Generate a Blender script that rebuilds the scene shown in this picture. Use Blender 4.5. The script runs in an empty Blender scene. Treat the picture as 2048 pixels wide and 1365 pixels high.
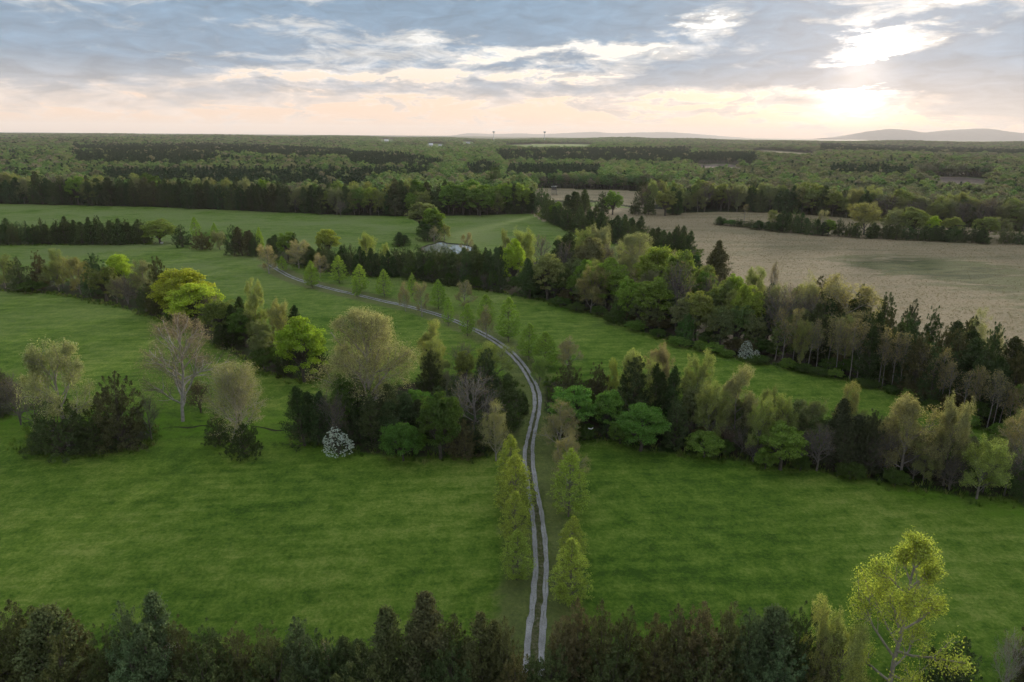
import bpy, math, random
import numpy as np
from mathutils import Matrix, Vector

C = bpy.context.scene.collection
S = bpy.context.scene
rad = math.radians

# ------------------------------------------------------------------ camera
CAM_H = 60.0
F = 1365.0                      # focal length in photograph pixels (2048 wide)
PITCH = math.atan((682.5 - 272.0) / F)
ROLL = math.atan(0.0083)
R = (Matrix.Rotation(rad(90) - PITCH, 3, 'X') @ Matrix.Rotation(ROLL, 3, 'Z'))
cam_data = bpy.data.cameras.new('camera')
cam_data.sensor_width = 36.0
cam_data.lens = 36.0 * F / 2048.0
cam_data.clip_start = 0.5
cam_data.clip_end = 90000.0
cam = bpy.data.objects.new('camera', cam_data)
C.objects.link(cam)
cam.matrix_world = Matrix.Translation((0, 0, CAM_H)) @ R.to_4x4()
S.camera = cam
RN = np.array(R)

def ray(px, py):
    d = RN @ np.array([(px - 1024.0) / F, (682.5 - py) / F, -1.0])
    return d

# ------------------------------------------------------------------ colour management and sampling
S.view_settings.view_transform = 'Standard'
S.view_settings.look = 'None'
S.view_settings.exposure = 0.92
S.view_settings.gamma = 1.0
S.render.engine = 'CYCLES'
cy = S.cycles
cy.max_bounces = 5
cy.diffuse_bounces = 3
cy.glossy_bounces = 2
cy.transmission_bounces = 3
cy.volume_bounces = 0
cy.transparent_max_bounces = 4
cy.use_adaptive_sampling = True
cy.adaptive_threshold = 0.03
cy.use_denoising = True
cy.denoiser = 'OPENIMAGEDENOISE'
cy.denoising_input_passes = 'RGB_ALBEDO_NORMAL'
cy.denoising_prefilter = 'ACCURATE'
cy.sample_clamp_indirect = 4.0

# ------------------------------------------------------------------ node helpers
class NT:
    def __init__(self, tree):
        self.t = tree; self.n = tree.nodes; self.l = tree.links
    def new(self, typ, **kw):
        n = self.n.new(typ)
        for k, v in kw.items(): setattr(n, k, v)
        return n
    def put(self, sock, v):
        if isinstance(v, bpy.types.NodeSocket): self.l.new(v, sock)
        elif v is not None: sock.default_value = v
    def m(self, op, a, b=None, c=None, clamp=False):
        n = self.new('ShaderNodeMath', operation=op); n.use_clamp = clamp
        self.put(n.inputs[0], a); self.put(n.inputs[1], b); self.put(n.inputs[2], c)
        return n.outputs[0]
    def vm(self, op, a, b=None):
        n = self.new('ShaderNodeVectorMath', operation=op)
        self.put(n.inputs[0], a); self.put(n.inputs[1], b)
        return n.outputs['Value'] if op in ('DOT_PRODUCT', 'LENGTH') else n.outputs[0]
    def mix(self, f, a, b, blend='MIX'):
        n = self.new('ShaderNodeMix', data_type='RGBA', blend_type=blend)
        self.put(n.inputs[0], f)
        for s, v in ((n.inputs[6], a), (n.inputs[7], b)):
            if isinstance(v, tuple): v = (*v[:3], 1.0)
            self.put(s, v)
        return n.outputs[2]
    def ss(self, x, a, b):
        n = self.new('ShaderNodeMapRange', interpolation_type='SMOOTHSTEP')
        self.put(n.inputs[0], x); self.put(n.inputs[1], a); self.put(n.inputs[2], b)
        return n.outputs[0]
    def lin(self, x, a, b, c=0.0, d=1.0):
        n = self.new('ShaderNodeMapRange'); n.clamp = True
        for i, v in enumerate((x, a, b, c, d)): self.put(n.inputs[i], v)
        return n.outputs[0]
    def noise(self, vec, scale, detail=4.0, rough=0.55, dist=0.0, out='Fac'):
        n = self.new('ShaderNodeTexNoise')
        self.put(n.inputs['Vector'], vec)
        n.inputs['Scale'].default_value = scale
        n.inputs['Detail'].default_value = detail
        n.inputs['Roughness'].default_value = rough
        n.inputs['Distortion'].default_value = dist
        return n.outputs[out]
    def ramp(self, f, stops, interp='LINEAR'):
        n = self.new('ShaderNodeValToRGB'); cr = n.color_ramp; cr.interpolation = interp
        while len(cr.elements) < len(stops): cr.elements.new(0.5)
        for e, (p, c) in zip(cr.elements, stops):
            e.position = p; e.color = (*c, 1.0)
        self.put(n.inputs[0], f)
        return n.outputs[0]
    def comb(self, x, y, z):
        n = self.new('ShaderNodeCombineXYZ')
        for i, v in enumerate((x, y, z)): self.put(n.inputs[i], v)
        return n.outputs[0]
    def sep(self, v):
        n = self.new('ShaderNodeSeparateXYZ'); self.put(n.inputs[0], v); return n.outputs

# ------------------------------------------------------------------ sun and sky
sun_dir = ray(1722, 140); sun_dir = sun_dir / np.linalg.norm(sun_dir)
SUN_EL = math.asin(sun_dir[2]); SUN_AZ = math.atan2(sun_dir[0], sun_dir[1])
sl = bpy.data.lights.new('sun', 'SUN')
sl.energy = 5.0
sl.angle = rad(9.0)
sl.color = (1.0, 0.86, 0.68)
sun = bpy.data.objects.new('sun', sl); C.objects.link(sun)
sun.rotation_euler = Vector(-sun_dir).to_track_quat('-Z', 'Y').to_euler()

def azel(px, py):
    d = ray(px, py); d = d / np.linalg.norm(d)
    return math.atan2(d[0], d[1]), math.asin(d[2])

def build_world():
    w = bpy.data.worlds.new('World'); S.world = w; w.use_nodes = True
    w.cycles.sampling_method = 'MANUAL'; w.cycles.sample_map_resolution = 512
    t = w.node_tree; t.nodes.clear(); g = NT(t)
    D = g.vm('NORMALIZE', g.new('ShaderNodeTexCoord').outputs['Generated'])
    x, y, z = g.sep(D)
    zc = g.m('MAXIMUM', z, 0.0)
    az = g.m('ARCTAN2', x, y)
    el = g.m('ARCSINE', z)
    den = g.m('ADD', zc, 0.07)
    P = g.comb(g.m('DIVIDE', x, den), g.m('DIVIDE', y, den), 0.0)
    # clear sky behind the clouds
    sky = g.new('ShaderNodeTexSky', sky_type='NISHITA')
    sky.sun_disc = False; sky.sun_elevation = SUN_EL; sky.sun_rotation = SUN_AZ
    sky.altitude = 150.0; sky.air_density = 1.0; sky.dust_density = 1.5
    nish = g.vm('MULTIPLY', sky.outputs[0], (0.08, 0.08, 0.08))
    grad = g.ramp(g.lin(el, -0.02, 0.70), [
        (0.00, (0.64, 0.42, 0.285)), (0.05, (0.67, 0.45, 0.305)), (0.10, (0.67, 0.50, 0.375)),
        (0.16, (0.68, 0.60, 0.52)), (0.24, (0.48, 0.57, 0.62)), (0.45, (0.42, 0.54, 0.68)), (1.0, (0.34, 0.46, 0.64))])
    base = g.mix(0.035, grad, nish)
    ang = g.m('ARCCOSINE', g.m('MINIMUM', g.vm('DOT_PRODUCT', D, tuple(sun_dir)), 0.99999))
    def gauss(a, s):
        q = g.m('DIVIDE', a, s)
        return g.m('EXPONENT', g.m('MULTIPLY', g.m('MULTIPLY', q, q), -1.0))
    def n2d(vec, scale, detail, rough, dist=0.0, out='Fac'):
        o = g.noise(vec, scale, detail, rough, dist, out); o.node.noise_dimensions = '2D'; return o
    wide = gauss(ang, 0.70)
    base = g.vm('SCALE', base)
    g.l.new(g.m('ADD', 0.82, g.m('MULTIPLY', wide, 0.12)), base.node.inputs['Scale'])
    # cloud deck: streaky noise, with the larger banks and breaks of this evening
    st = g.comb(g.m('MULTIPLY', az, 1.0), g.m('MULTIPLY', el, 3.8), 0.0)
    wn = n2d(st, 6.0, 6.0, 0.66, 0.0, 'Color')
    ws = g.sep(g.vm('SUBTRACT', wn, (0.5, 0.5, 0.5)))
    az2 = g.m('ADD', az, g.m('MULTIPLY', ws[0], 0.26))
    el2 = g.m('ADD', el, g.m('MULTIPLY', ws[1], 0.075))
    banks = [  # centre in the picture, half-size, weight
        (880, 34, 470, 44, 0.74), (1230, 22, 300, 40, 0.40), (130, 55, 420, 50, 0.52), (130, 132, 280, 24, 0.44), (1500, 92, 230, 42, 0.58),
        (1910, 170, 320, 34, 0.80), (1400, 160, 200, 14, 0.34), (2010, 105, 150, 34, 0.75), (1950, 40, 170, 24, 0.36), (1060, 178, 240, 18, 0.42),
        (1060, 128, 120, 10, 0.34), (640, 178, 230, 14, 0.30), (300, 200, 330, 24, 0.22), (860, 125, 130, 12, 0.28), (2040, 208, 130, 26, 0.65),
        (1700, 138, 420, 10, 0.62), (1560, 150, 200, 12, 0.35), (1620, 40, 130, 40, 0.42), (1900, 100, 60, 20, .3), (420, 110, 160, 22, 0.22), (60, 120, 140, 30, 0.25), (1410, 52, 62, 22, -0.80), (1735, 95, 55, 13, -0.50), (1800, 66, 90, 8, -0.42), (1700, 192, 130, 16, -0.62), (1180, 98, 330, 14, -0.42), (720, 150, 420, 12, -0.30), (560, 55, 130, 12, -0.28), (1830, 30, 150, 10, -0.3)]
    tot = None
    for (px, py, rx, ry, wt) in banks:
        a0, e0 = azel(px, py)
        q = g.m('MULTIPLY', g.m('SUBTRACT', az2, a0), F / (rx * 0.92))
        qe = g.m('MULTIPLY', g.m('SUBTRACT', el2, e0), F / (ry * 0.95))
        q = g.m('MULTIPLY_ADD', q, q, g.m('MULTIPLY', qe, qe))
        e = g.m('POWER', 0.3678, q)
        tot = g.m('MULTIPLY_ADD', e, wt, tot if tot is not None else 0.0)
    n1 = n2d(P, 1.5, 6.0, 0.66, 0.3)
    n2 = n2d(st, 13.0, 7.0, 0.66, 0.5)
    dens = g.m('ADD', g.m('MULTIPLY_ADD', n1, 0.62, g.m('MULTIPLY', n2, 1.12)), tot)
    dens = g.m('SUBTRACT', dens, g.lin(el, 0.0, 0.05, 0.12, -0.03))
    dens = g.m('ADD', dens, g.lin(el, 0.20, 0.5, 0.0, 0.10))
    cover = g.ss(dens, 0.86, 0.98)
    thick = g.ss(dens, 0.93, 1.38)
    hi = g.lin(el, 0.020, 0.092)
    light = g.mix(hi, (0.46, 0.365, 0.305), (0.375, 0.385, 0.39))
    dark = g.mix(hi, (0.31, 0.285, 0.27), (0.098, 0.162, 0.235))
    ccol = g.mix(thick, light, dark)
    near = gauss(ang, 0.30)
    mott = n2d(st, 22.0, 5.0, 0.6, 0.6)
    cs = g.vm('SCALE', ccol); g.l.new(g.lin(g.m('MULTIPLY_ADD', mott, 0.6, g.m('MULTIPLY', n1, 0.4)), 0.32, 0.70, 0.78, 1.36), cs.node.inputs['Scale']); ccol = cs
    ccol = g.mix(g.m('MULTIPLY', near, 0.05), ccol, (0.66, 0.53, 0.44))
    col = g.mix(g.m('MULTIPLY', cover, 0.93), base, ccol)
    # lit rims where the deck thins, strongest toward the sun
    rim = g.m('MULTIPLY', g.m('MULTIPLY', cover, g.m('SUBTRACT', 1.0, cover)), g.m('ADD', 0.35, g.m('MULTIPLY', wide, 0.75)))
    # veiled sun behind the clouds
    open_ = g.m('SUBTRACT', 1.0, g.m('MULTIPLY', g.m('MULTIPLY_ADD', cover, 0.45, g.m('MULTIPLY', thick, 0.55)), 0.97))
    core = g.m('MULTIPLY', g.m('ADD', g.m('MULTIPLY', gauss(ang, 0.031), 8.0), g.m('MULTIPLY', gauss(ang, 0.09), 0.18)), open_)
    gl = g.m('ADD', g.m('ADD', core, g.m('MULTIPLY', gauss(ang, 0.24), 0.05)), g.m('MULTIPLY', rim, 0.40))
    glow = g.vm('SCALE', (1.0, 0.86, 0.72)); g.l.new(gl, glow.node.inputs['Scale'])
    col = g.vm('ADD', col, glow)
    warm = g.vm('SCALE', (1.0, 0.58, 0.26)); g.l.new(g.m('MULTIPLY', gauss(ang, 0.20), 0.07), warm.node.inputs['Scale'])
    col = g.vm('ADD', col, warm)
    bg = g.new('ShaderNodeBackground'); g.put(bg.inputs[0], col); bg.inputs[1].default_value = 1.0
    o = g.new('ShaderNodeOutputWorld'); t.links.new(bg.outputs[0], o.inputs[0])
build_world()

# ------------------------------------------------------------------ terrain
def sstep(a, b, v):
    t = np.clip((v - a) / (b - a), 0, 1); return t * t * (3 - 2 * t)

def H(x, y):
    x = np.asarray(x, float); y = np.asarray(y, float)
    r = np.hypot(x, y)
    s1 = sstep(520, 1700, r)
    s2 = sstep(1500, 7500, r)
    h = s1 * (4.0 * np.sin(x / 260 + 1.0) * np.sin(y / 330 + .4) + 3.0 * np.sin(x / 150 - y / 410))
    h = h + s2 * (21 + 8 * np.sin(x / 900 + y / 1300) + 6 * np.sin(x / 430 - 1.2) + 3 * np.sin(x / 170 + y / 600) - 6 * sstep(-1500, 4000, x))
    return h

def ground(px, py):
    """point on the terrain seen at a photograph pixel"""
    d = ray(px, py)
    if d[2] > -0.004: d = d.copy(); d[2] = -0.004
    t = CAM_H / -d[2]
    for _ in range(30):
        p = d * t
        h = float(H(p[0], p[1]))
        t += 0.7 * ((CAM_H - h) / -d[2] - t)
    p = d * t
    return np.array([p[0], p[1], float(H(p[0], p[1]))])

def project(x, y, z):
    v = np.stack([x, y, z - CAM_H], -1) @ RN
    w = -v[..., 2]
    w = np.where(w > 1, w, np.nan)
    return 1024 + F * v[..., 0] / w, 682.5 - F * v[..., 1] / w

def inside(poly, x, y):
    poly = np.asarray(poly, float); r = np.zeros(np.shape(x), bool)
    n = len(poly)
    for i in range(n):
        x0, y0 = poly[i]; x1, y1 = poly[(i + 1) % n]
        if y0 == y1: continue
        c = ((y0 > y) != (y1 > y)) & (x < (x1 - x0) * (y - y0) / (y1 - y0) + x0)
        r ^= c
    return r

def seg_dist(line, x, y, closed=False):
    d = np.full(np.shape(x), 1e9)
    n = len(line)
    for i in range(n if closed else n - 1):
        a = np.asarray(line[i][:2]); b = np.asarray(line[(i + 1) % n][:2]); ab = b - a
        t = np.clip(((x - a[0]) * ab[0] + (y - a[1]) * ab[1]) / max(ab @ ab, 1e-9), 0, 1)
        d = np.minimum(d, np.hypot(x - a[0] - t * ab[0], y - a[1] - t * ab[1]))
    return d

def gl_(pts): return [tuple(ground(*p)[:2]) for p in pts]

# track: ruts as they lie on the ground
RUT_L = [(1050, 1400), (1053, 1306), (1058, 1261), (1070, 1163), (1070.5, 1096), (1067, 1049), (1058, 988), (1048, 910), (1054, 885), (1060.5, 852), (1069, 815), (1066.5, 781), (1052, 751), (1036, 726)]
RUT_R = [(1083, 1400), (1082, 1306), (1085, 1261), (1091, 1195), (1093, 1130), (1089.5, 1076), (1082, 1022), (1072.5, 975), (1065, 921), (1067, 877), (1074, 846), (1080.5, 809), (1077, 781), (1065, 755), (1046, 726)]
TRK_FAR = [(1041, 726), (1018, 703), (988, 681), (953, 662), (899, 638), (851, 623), (810, 612), (762, 602), (714, 590), (680, 583), (649, 575), (615, 566), (581, 554), (556, 540), (540, 530)]

def smooth(pts, step):
    pts = [np.asarray(p, float) for p in pts]
    P = [2 * pts[0] - pts[1]] + pts + [2 * pts[-1] - pts[-2]]
    out = []
    for i in range(1, len(P) - 2):
        n = max(2, int(np.linalg.norm(P[i + 1] - P[i]) / step))
        for k in range(n):
            t = k / n
            out.append(0.5 * (2 * P[i] + (P[i + 1] - P[i - 1]) * t + (2 * P[i - 1] - 5 * P[i] + 4 * P[i + 1] - P[i + 2]) * t * t + (3 * P[i] - P[i - 1] - 3 * P[i + 1] + P[i + 2]) * t ** 3))
    out.append(pts[-1]); return np.array(out)

rutL = smooth(gl_(RUT_L), .6); rutR = smooth(gl_(RUT_R), .6); trkF = smooth(gl_(TRK_FAR), .8)
def offset(line, d):
    t = np.gradient(line, axis=0); t /= np.linalg.norm(t, axis=1)[:, None]
    return line + np.stack([t[:, 1], -t[:, 0]], 1) * d
def relax(l, n=40):
    for _ in range(n): l[1:-1] = 0.25 * l[:-2] + 0.5 * l[1:-1] + 0.25 * l[2:]
    return l
rutL = relax(np.concatenate([rutL, offset(trkF, -0.78)[3:]])); rutR = relax(np.concatenate([rutR, offset(trkF, 0.78)[3:]]))
TRACK = [tuple(p) for p in ((smooth(gl_([((a[0] + b[0]) / 2, (a[1] + b[1]) / 2) for a, b in zip(RUT_L, RUT_R)]), 6.0)))] + [tuple(p) for p in trkF[::6]]

# woods on the near ground (photograph outlines, unprojected)
W_RIGHT = [(786, 551), (900, 572), (1005, 587), (1100, 604), (1200, 632), (1348, 686), (1491, 720), (1655, 751), (1790, 784), (1929, 845), (2048, 885), (2250, 960), (2250, 880), (2048, 800), (1900, 745), (1750, 690), (1600, 640), (1500, 605), (1400, 575), (1300, 545), (1200, 530), (1100, 525), (1005, 515), (900, 512), (786, 515)]
W_CREEK = [(1085, 800), (1110, 880), (1230, 880), (1290, 902), (1400, 908), (1560, 935), (1620, 938), (1770, 965), (1930, 992), (2048, 998), (2250, 1010), (2250, 900), (2048, 920), (1900, 900), (1700, 870), (1500, 830), (1340, 800), (1200, 770), (1090, 760)]
W_CLEFT = [(600, 880), (690, 905), (830, 915), (960, 915), (1045, 850), (1050, 790), (1000, 755), (900, 750), (800, 770), (660, 800), (600, 830)]
W_LEFT = [(50, 905), (150, 912), (300, 895), (310, 860), (200, 850), (60, 860)]
W_LHEDGE = [(-60, 575), (0, 583), (110, 588), (200, 605), (300, 632), (370, 655), (450, 700), (530, 745), (620, 768), (660, 735), (600, 690), (500, 650), (420, 610), (330, 585), (200, 565), (0, 555), (-60, 550)]
W_FRONT = [(-400, 1390), (2400, 1390), (2600, 1900), (-600, 1900)]
W_CHEDGE = [(-60, 478), (-60, 492), (150, 490), (300, 489), (300, 478)]
W_MID = [(540, 520), (620, 540), (700, 552), (780, 556), (790, 535), (700, 520), (600, 505), (545, 500)]
W_DIV = [(1075, 430), (1150, 470), (1290, 505), (1390, 520), (1400, 500), (1300, 478), (1180, 440), (1090, 420)]
FOREST_FLOORS = [gl_(p) for p in (W_RIGHT, W_CREEK, W_CLEFT, W_LEFT, W_LHEDGE, W_FRONT, W_CHEDGE, W_MID, W_DIV)]
TAN = gl_([(1262, 431), (1330, 427), (1440, 424), (1620, 424), (1800, 440), (2048, 452), (2300, 470), (2300, 930), (2048, 800), (1900, 745), (1750, 690), (1600, 640), (1500, 605), (1400, 575), (1300, 530), (1390, 508), (1300, 476)])
GREENDIP = gl_([(1660, 520), (1760, 508), (1900, 520), (2048, 535), (2100, 580), (2048, 615), (1980, 590), (1850, 560), (1700, 540)])
# far edge of the fields = front of the forest (photograph x -> y of the base)
EDGE = np.array([(-400, 400), (0, 408), (300, 414), (470, 421), (700, 431), (820, 433), (960, 431), (1075, 427), (1150, 408), (1200, 404), (1290, 421), (1340, 427), (1440, 424), (1560, 426), (1690, 436), (1800, 446), (1900, 452), (2048, 464), (2450, 485)], float)
CLEAR = {  # visible openings in the far forest
    'stubble': [(1040, 376), (1110, 377), (1335, 384), (1345, 400), (1290, 416), (1180, 400), (1085, 402)],
    'cut': [(1375, 331), (1440, 328), (1520, 333), (1505, 338), (1400, 338)],
    'tan': [(1500, 301), (1560, 302), (1632, 307), (1630, 313), (1560, 309), (1505, 305)],
    'pale': [(1830, 320), (1900, 321), (2060, 324), (2060, 327), (1900, 326), (1830, 324)],
    'cut2': [(1790, 352), (1990, 356), (1985, 366), (1930, 370), (1830, 362)],
    'yard': [(758, 279), (790, 279), (790, 286), (758, 286)], 'yard_pair': [(850, 288), (892, 288), (892, 296), (850, 296)], 'yard_long': [(922, 283.5), (950, 283.5), (950, 290), (922, 290)],
    'green': [(1010, 290), (1080, 288), (1190, 289), (1180, 297), (1050, 297), (1010, 293)]}
PINE = [  # plantation tops in the photograph
    [(140, 290), (420, 287), (700, 300), (720, 312), (640, 318), (400, 305), (250, 305), (150, 300)],
    [(150, 303), (420, 306), (470, 318), (340, 330), (150, 325)],
    [(200, 342), (480, 338), (720, 343), (740, 372), (500, 372), (380, 366), (200, 362)],
    [(680, 305), (800, 308), (890, 325), (850, 335), (700, 330)], [(700, 338), (860, 336), (850, 352), (720, 352)],
    [(990, 302), (1380, 294), (1385, 322), (1300, 326), (1000, 322)], [(1020, 330), (1200, 332), (1200, 348), (1010, 350)],
    [(1385, 306), (1510, 306), (1515, 325), (1380, 325)], [(1640, 287), (1800, 293), (2060, 300), (2060, 308), (1800, 304), (1640, 300)],
    [(1660, 331), (1840, 335), (1800, 352), (1660, 345)], [(930, 330), (985, 325), (1005, 345), (940, 350)]]

# ------------------------------------------------------------------ mesh helpers
def mesh_from(name, V, Fq, mats, smooth_=False, attrs=None, mi=None):
    me = bpy.data.meshes.new(name)
    V = np.asarray(V, np.float32); Fq = np.asarray(Fq, np.int32)
    k = Fq.shape[1]
    me.vertices.add(len(V)); me.vertices.foreach_set('co', V.ravel())
    me.loops.add(Fq.size); me.loops.foreach_set('vertex_index', Fq.ravel())
    me.polygons.add(len(Fq))
    me.polygons.foreach_set('loop_start', np.arange(0, Fq.size, k, dtype=np.int32))
    me.polygons.foreach_set('loop_total', np.full(len(Fq), k, np.int32))
    if smooth_: me.polygons.foreach_set('use_smooth', np.ones(len(Fq), bool))
    for m in mats: me.materials.append(m)
    if mi is not None: me.polygons.foreach_set('material_index', np.asarray(mi, np.int32))
    for a, v in (attrs or {}).items():
        at = me.attributes.new(a, 'FLOAT', 'POINT'); at.data.foreach_set('value', np.asarray(v, np.float32))
    me.update(calc_edges=True)
    return me

def link(name, data, parent=None, loc=None):
    o = bpy.data.objects.new(name, data); C.objects.link(o)
    if parent is not None: o.parent = parent
    if loc is not None: o.location = loc
    return o

def tag(o, label=None, cat=None, group=None, kind=None):
    for k, v in (('label', label), ('category', cat), ('group', group), ('kind', kind)):
        if v: o[k] = v
    return o

def material(name):
    m = bpy.data.materials.new(name); m.use_nodes = True
    m.node_tree.nodes.clear(); g = NT(m.node_tree)
    return m, g
def finish(m, g, sh):
    o = g.new('ShaderNodeOutputMaterial'); g.l.new(sh, o.inputs['Surface']); return m
def principled(g, col, rough=0.9, spec=0.1, bump=None, metallic=0.0):
    p = g.new('ShaderNodeBsdfPrincipled'); g.put(p.inputs['Base Color'], (*col, 1) if isinstance(col, tuple) else col)
    p.inputs['Roughness'].default_value = rough
    p.inputs['Specular IOR Level'].default_value = spec
    p.inputs['Metallic'].default_value = metallic
    if bump is not None:
        b = g.new('ShaderNodeBump'); g.put(b.inputs['Height'], bump[0]); b.inputs['Strength'].default_value = bump[1]; b.inputs['Distance'].default_value = bump[2]
        g.l.new(b.outputs[0], p.inputs['Normal'])
    return p.outputs[0]

# ------------------------------------------------------------------ ground material
def ground_mat():
    m, g = material('meadow_ground')
    geo = g.new('ShaderNodeNewGeometry').outputs['Position']
    n3 = g.noise
    def noise2(*a, **k):
        o = n3(*a, **k); o.node.noise_dimensions = '2D'; return o
    g.noise = noise2
    def at(n):
        a = g.new('ShaderNodeAttribute'); a.attribute_name = n; return a.outputs['Fac']
    sx, sy, sz = g.sep(geo)
    # mown swathes run across the slope, slightly skewed
    a = 0.10
    u = g.m('ADD', g.m('MULTIPLY', sx, math.cos(a)), g.m('MULTIPLY', sy, math.sin(a)))
    v = g.m('SUBTRACT', g.m('MULTIPLY', sy, math.cos(a)), g.m('MULTIPLY', sx, math.sin(a)))
    stv = g.comb(g.m('MULTIPLY', u, 0.22), v, 0.0)
    big = g.noise(geo, 0.020, 3.0, 0.55, 0.2)
    str_ = g.noise(stv, 0.30, 5.0, 0.66, 0.12)
    mid = g.noise(geo, 0.30, 5.0, 0.70, 0.15)
    fine = g.noise(geo, 1.7, 5.0, 0.82)
    mixv = g.m('ADD', g.m('ADD', g.m('MULTIPLY', big, 0.28), g.m('MULTIPLY', str_, 0.32)), g.m('MULTIPLY', mid, 0.40))
    mixv = g.m('ADD', mixv, g.m('ADD', g.m('MULTIPLY', g.m('SUBTRACT', fine, 0.5), 0.50), g.m('MULTIPLY', g.m('SINE', g.m('ADD', g.m('MULTIPLY', v, 2.4), g.m('MULTIPLY', mid, 4.0))), 0.012)))
    grass = g.ramp(mixv, [(0.34, (0.042, 0.090, 0.011)), (0.45, (0.082, 0.148, 0.016)), (0.54, (0.132, 0.200, 0.028)), (0.68, (0.225, 0.268, 0.060))])
    # lusher grass along the creek
    lush = g.m('MULTIPLY', at('lush'), g.ss(mid, 0.3, 0.7))
    grass = g.mix(lush, grass, (0.090, 0.190, 0.012))
    # drier, paler far meadow
    dry = g.m('MULTIPLY', at('dry'), g.ss(g.m('ADD', g.m('MULTIPLY', big, 0.6), g.m('MULTIPLY', str_, 0.4)), 0.30, 0.68))
    grass = g.mix(dry, grass, (0.150, 0.195, 0.066))
    # trodden verge by the track
    vg = g.ss(g.m('ADD', at('verge'), g.m('MULTIPLY', g.m('SUBTRACT', mid, 0.5), 0.9)), 0.35, 0.75)
    vcol = g.mix(fine, (0.085, 0.082, 0.038), (0.185, 0.160, 0.092))
    grass = g.mix(g.m('MULTIPLY', vg, g.m('ADD', 0.5, g.m('MULTIPLY', at('dry'), 0.25))), grass, vcol)
    # broomsedge field
    tn = g.ss(g.m('ADD', at('tan'), g.m('MULTIPLY', g.m('SUBTRACT', mid, 0.5), 0.5)), 0.3, 0.7)
    tmix = g.m('ADD', g.m('MULTIPLY', g.noise(stv, 0.055, 6.0, 0.62, 0.6), 0.55), g.m('MULTIPLY', g.noise(geo, 0.6, 5.0, 0.8), 0.45))
    tcol = g.ramp(tmix, [(0.32, (0.150, 0.138, 0.076)), (0.44, (0.215, 0.185, 0.110)), (0.54, (0.285, 0.225, 0.143)), (0.66, (0.215, 0.190, 0.108)), (0.78, (0.320, 0.250, 0.165))])
    dipn = g.noise(stv, 0.11, 5.0, 0.7, 0.8)
    dip = g.ss(g.m('ADD', at('dip'), g.m('MULTIPLY', g.m('SUBTRACT', dipn, 0.5), 1.3)), 0.42, 0.68)
    tcol = g.mix(dip, tcol, g.mix(g.ss(dipn, 0.38, 0.58), (0.060, 0.070, 0.030), (0.135, 0.140, 0.065)))
    col = g.mix(tn, grass, tcol)
    # cut-over and ploughed openings
    ct = at('cut')
    col = g.mix(ct, col, g.mix(g.ss(tmix, 0.4, 0.6), (0.085, 0.070, 0.062), (0.150, 0.115, 0.090)))
    # litter under the trees
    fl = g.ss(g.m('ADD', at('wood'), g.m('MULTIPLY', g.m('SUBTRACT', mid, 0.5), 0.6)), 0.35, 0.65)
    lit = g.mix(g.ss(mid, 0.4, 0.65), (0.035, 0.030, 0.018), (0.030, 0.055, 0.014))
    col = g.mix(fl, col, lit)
    far = at('far')
    fcol = g.ramp(g.noise(geo, 0.006, 6.0, 0.7), [(0.35, (0.03, 0.05, 0.02)), (0.5, (0.055, 0.085, 0.03)), (0.65, (0.09, 0.11, 0.045))])
    col = g.mix(far, col, fcol)
    hgt = g.m('ADD', g.m('MULTIPLY', fine, 0.6), g.m('MULTIPLY', mid, 1.6))
    return finish(m, g, principled(g, col, 0.95, 0.05, (hgt, 0.9, 0.35)))

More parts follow.
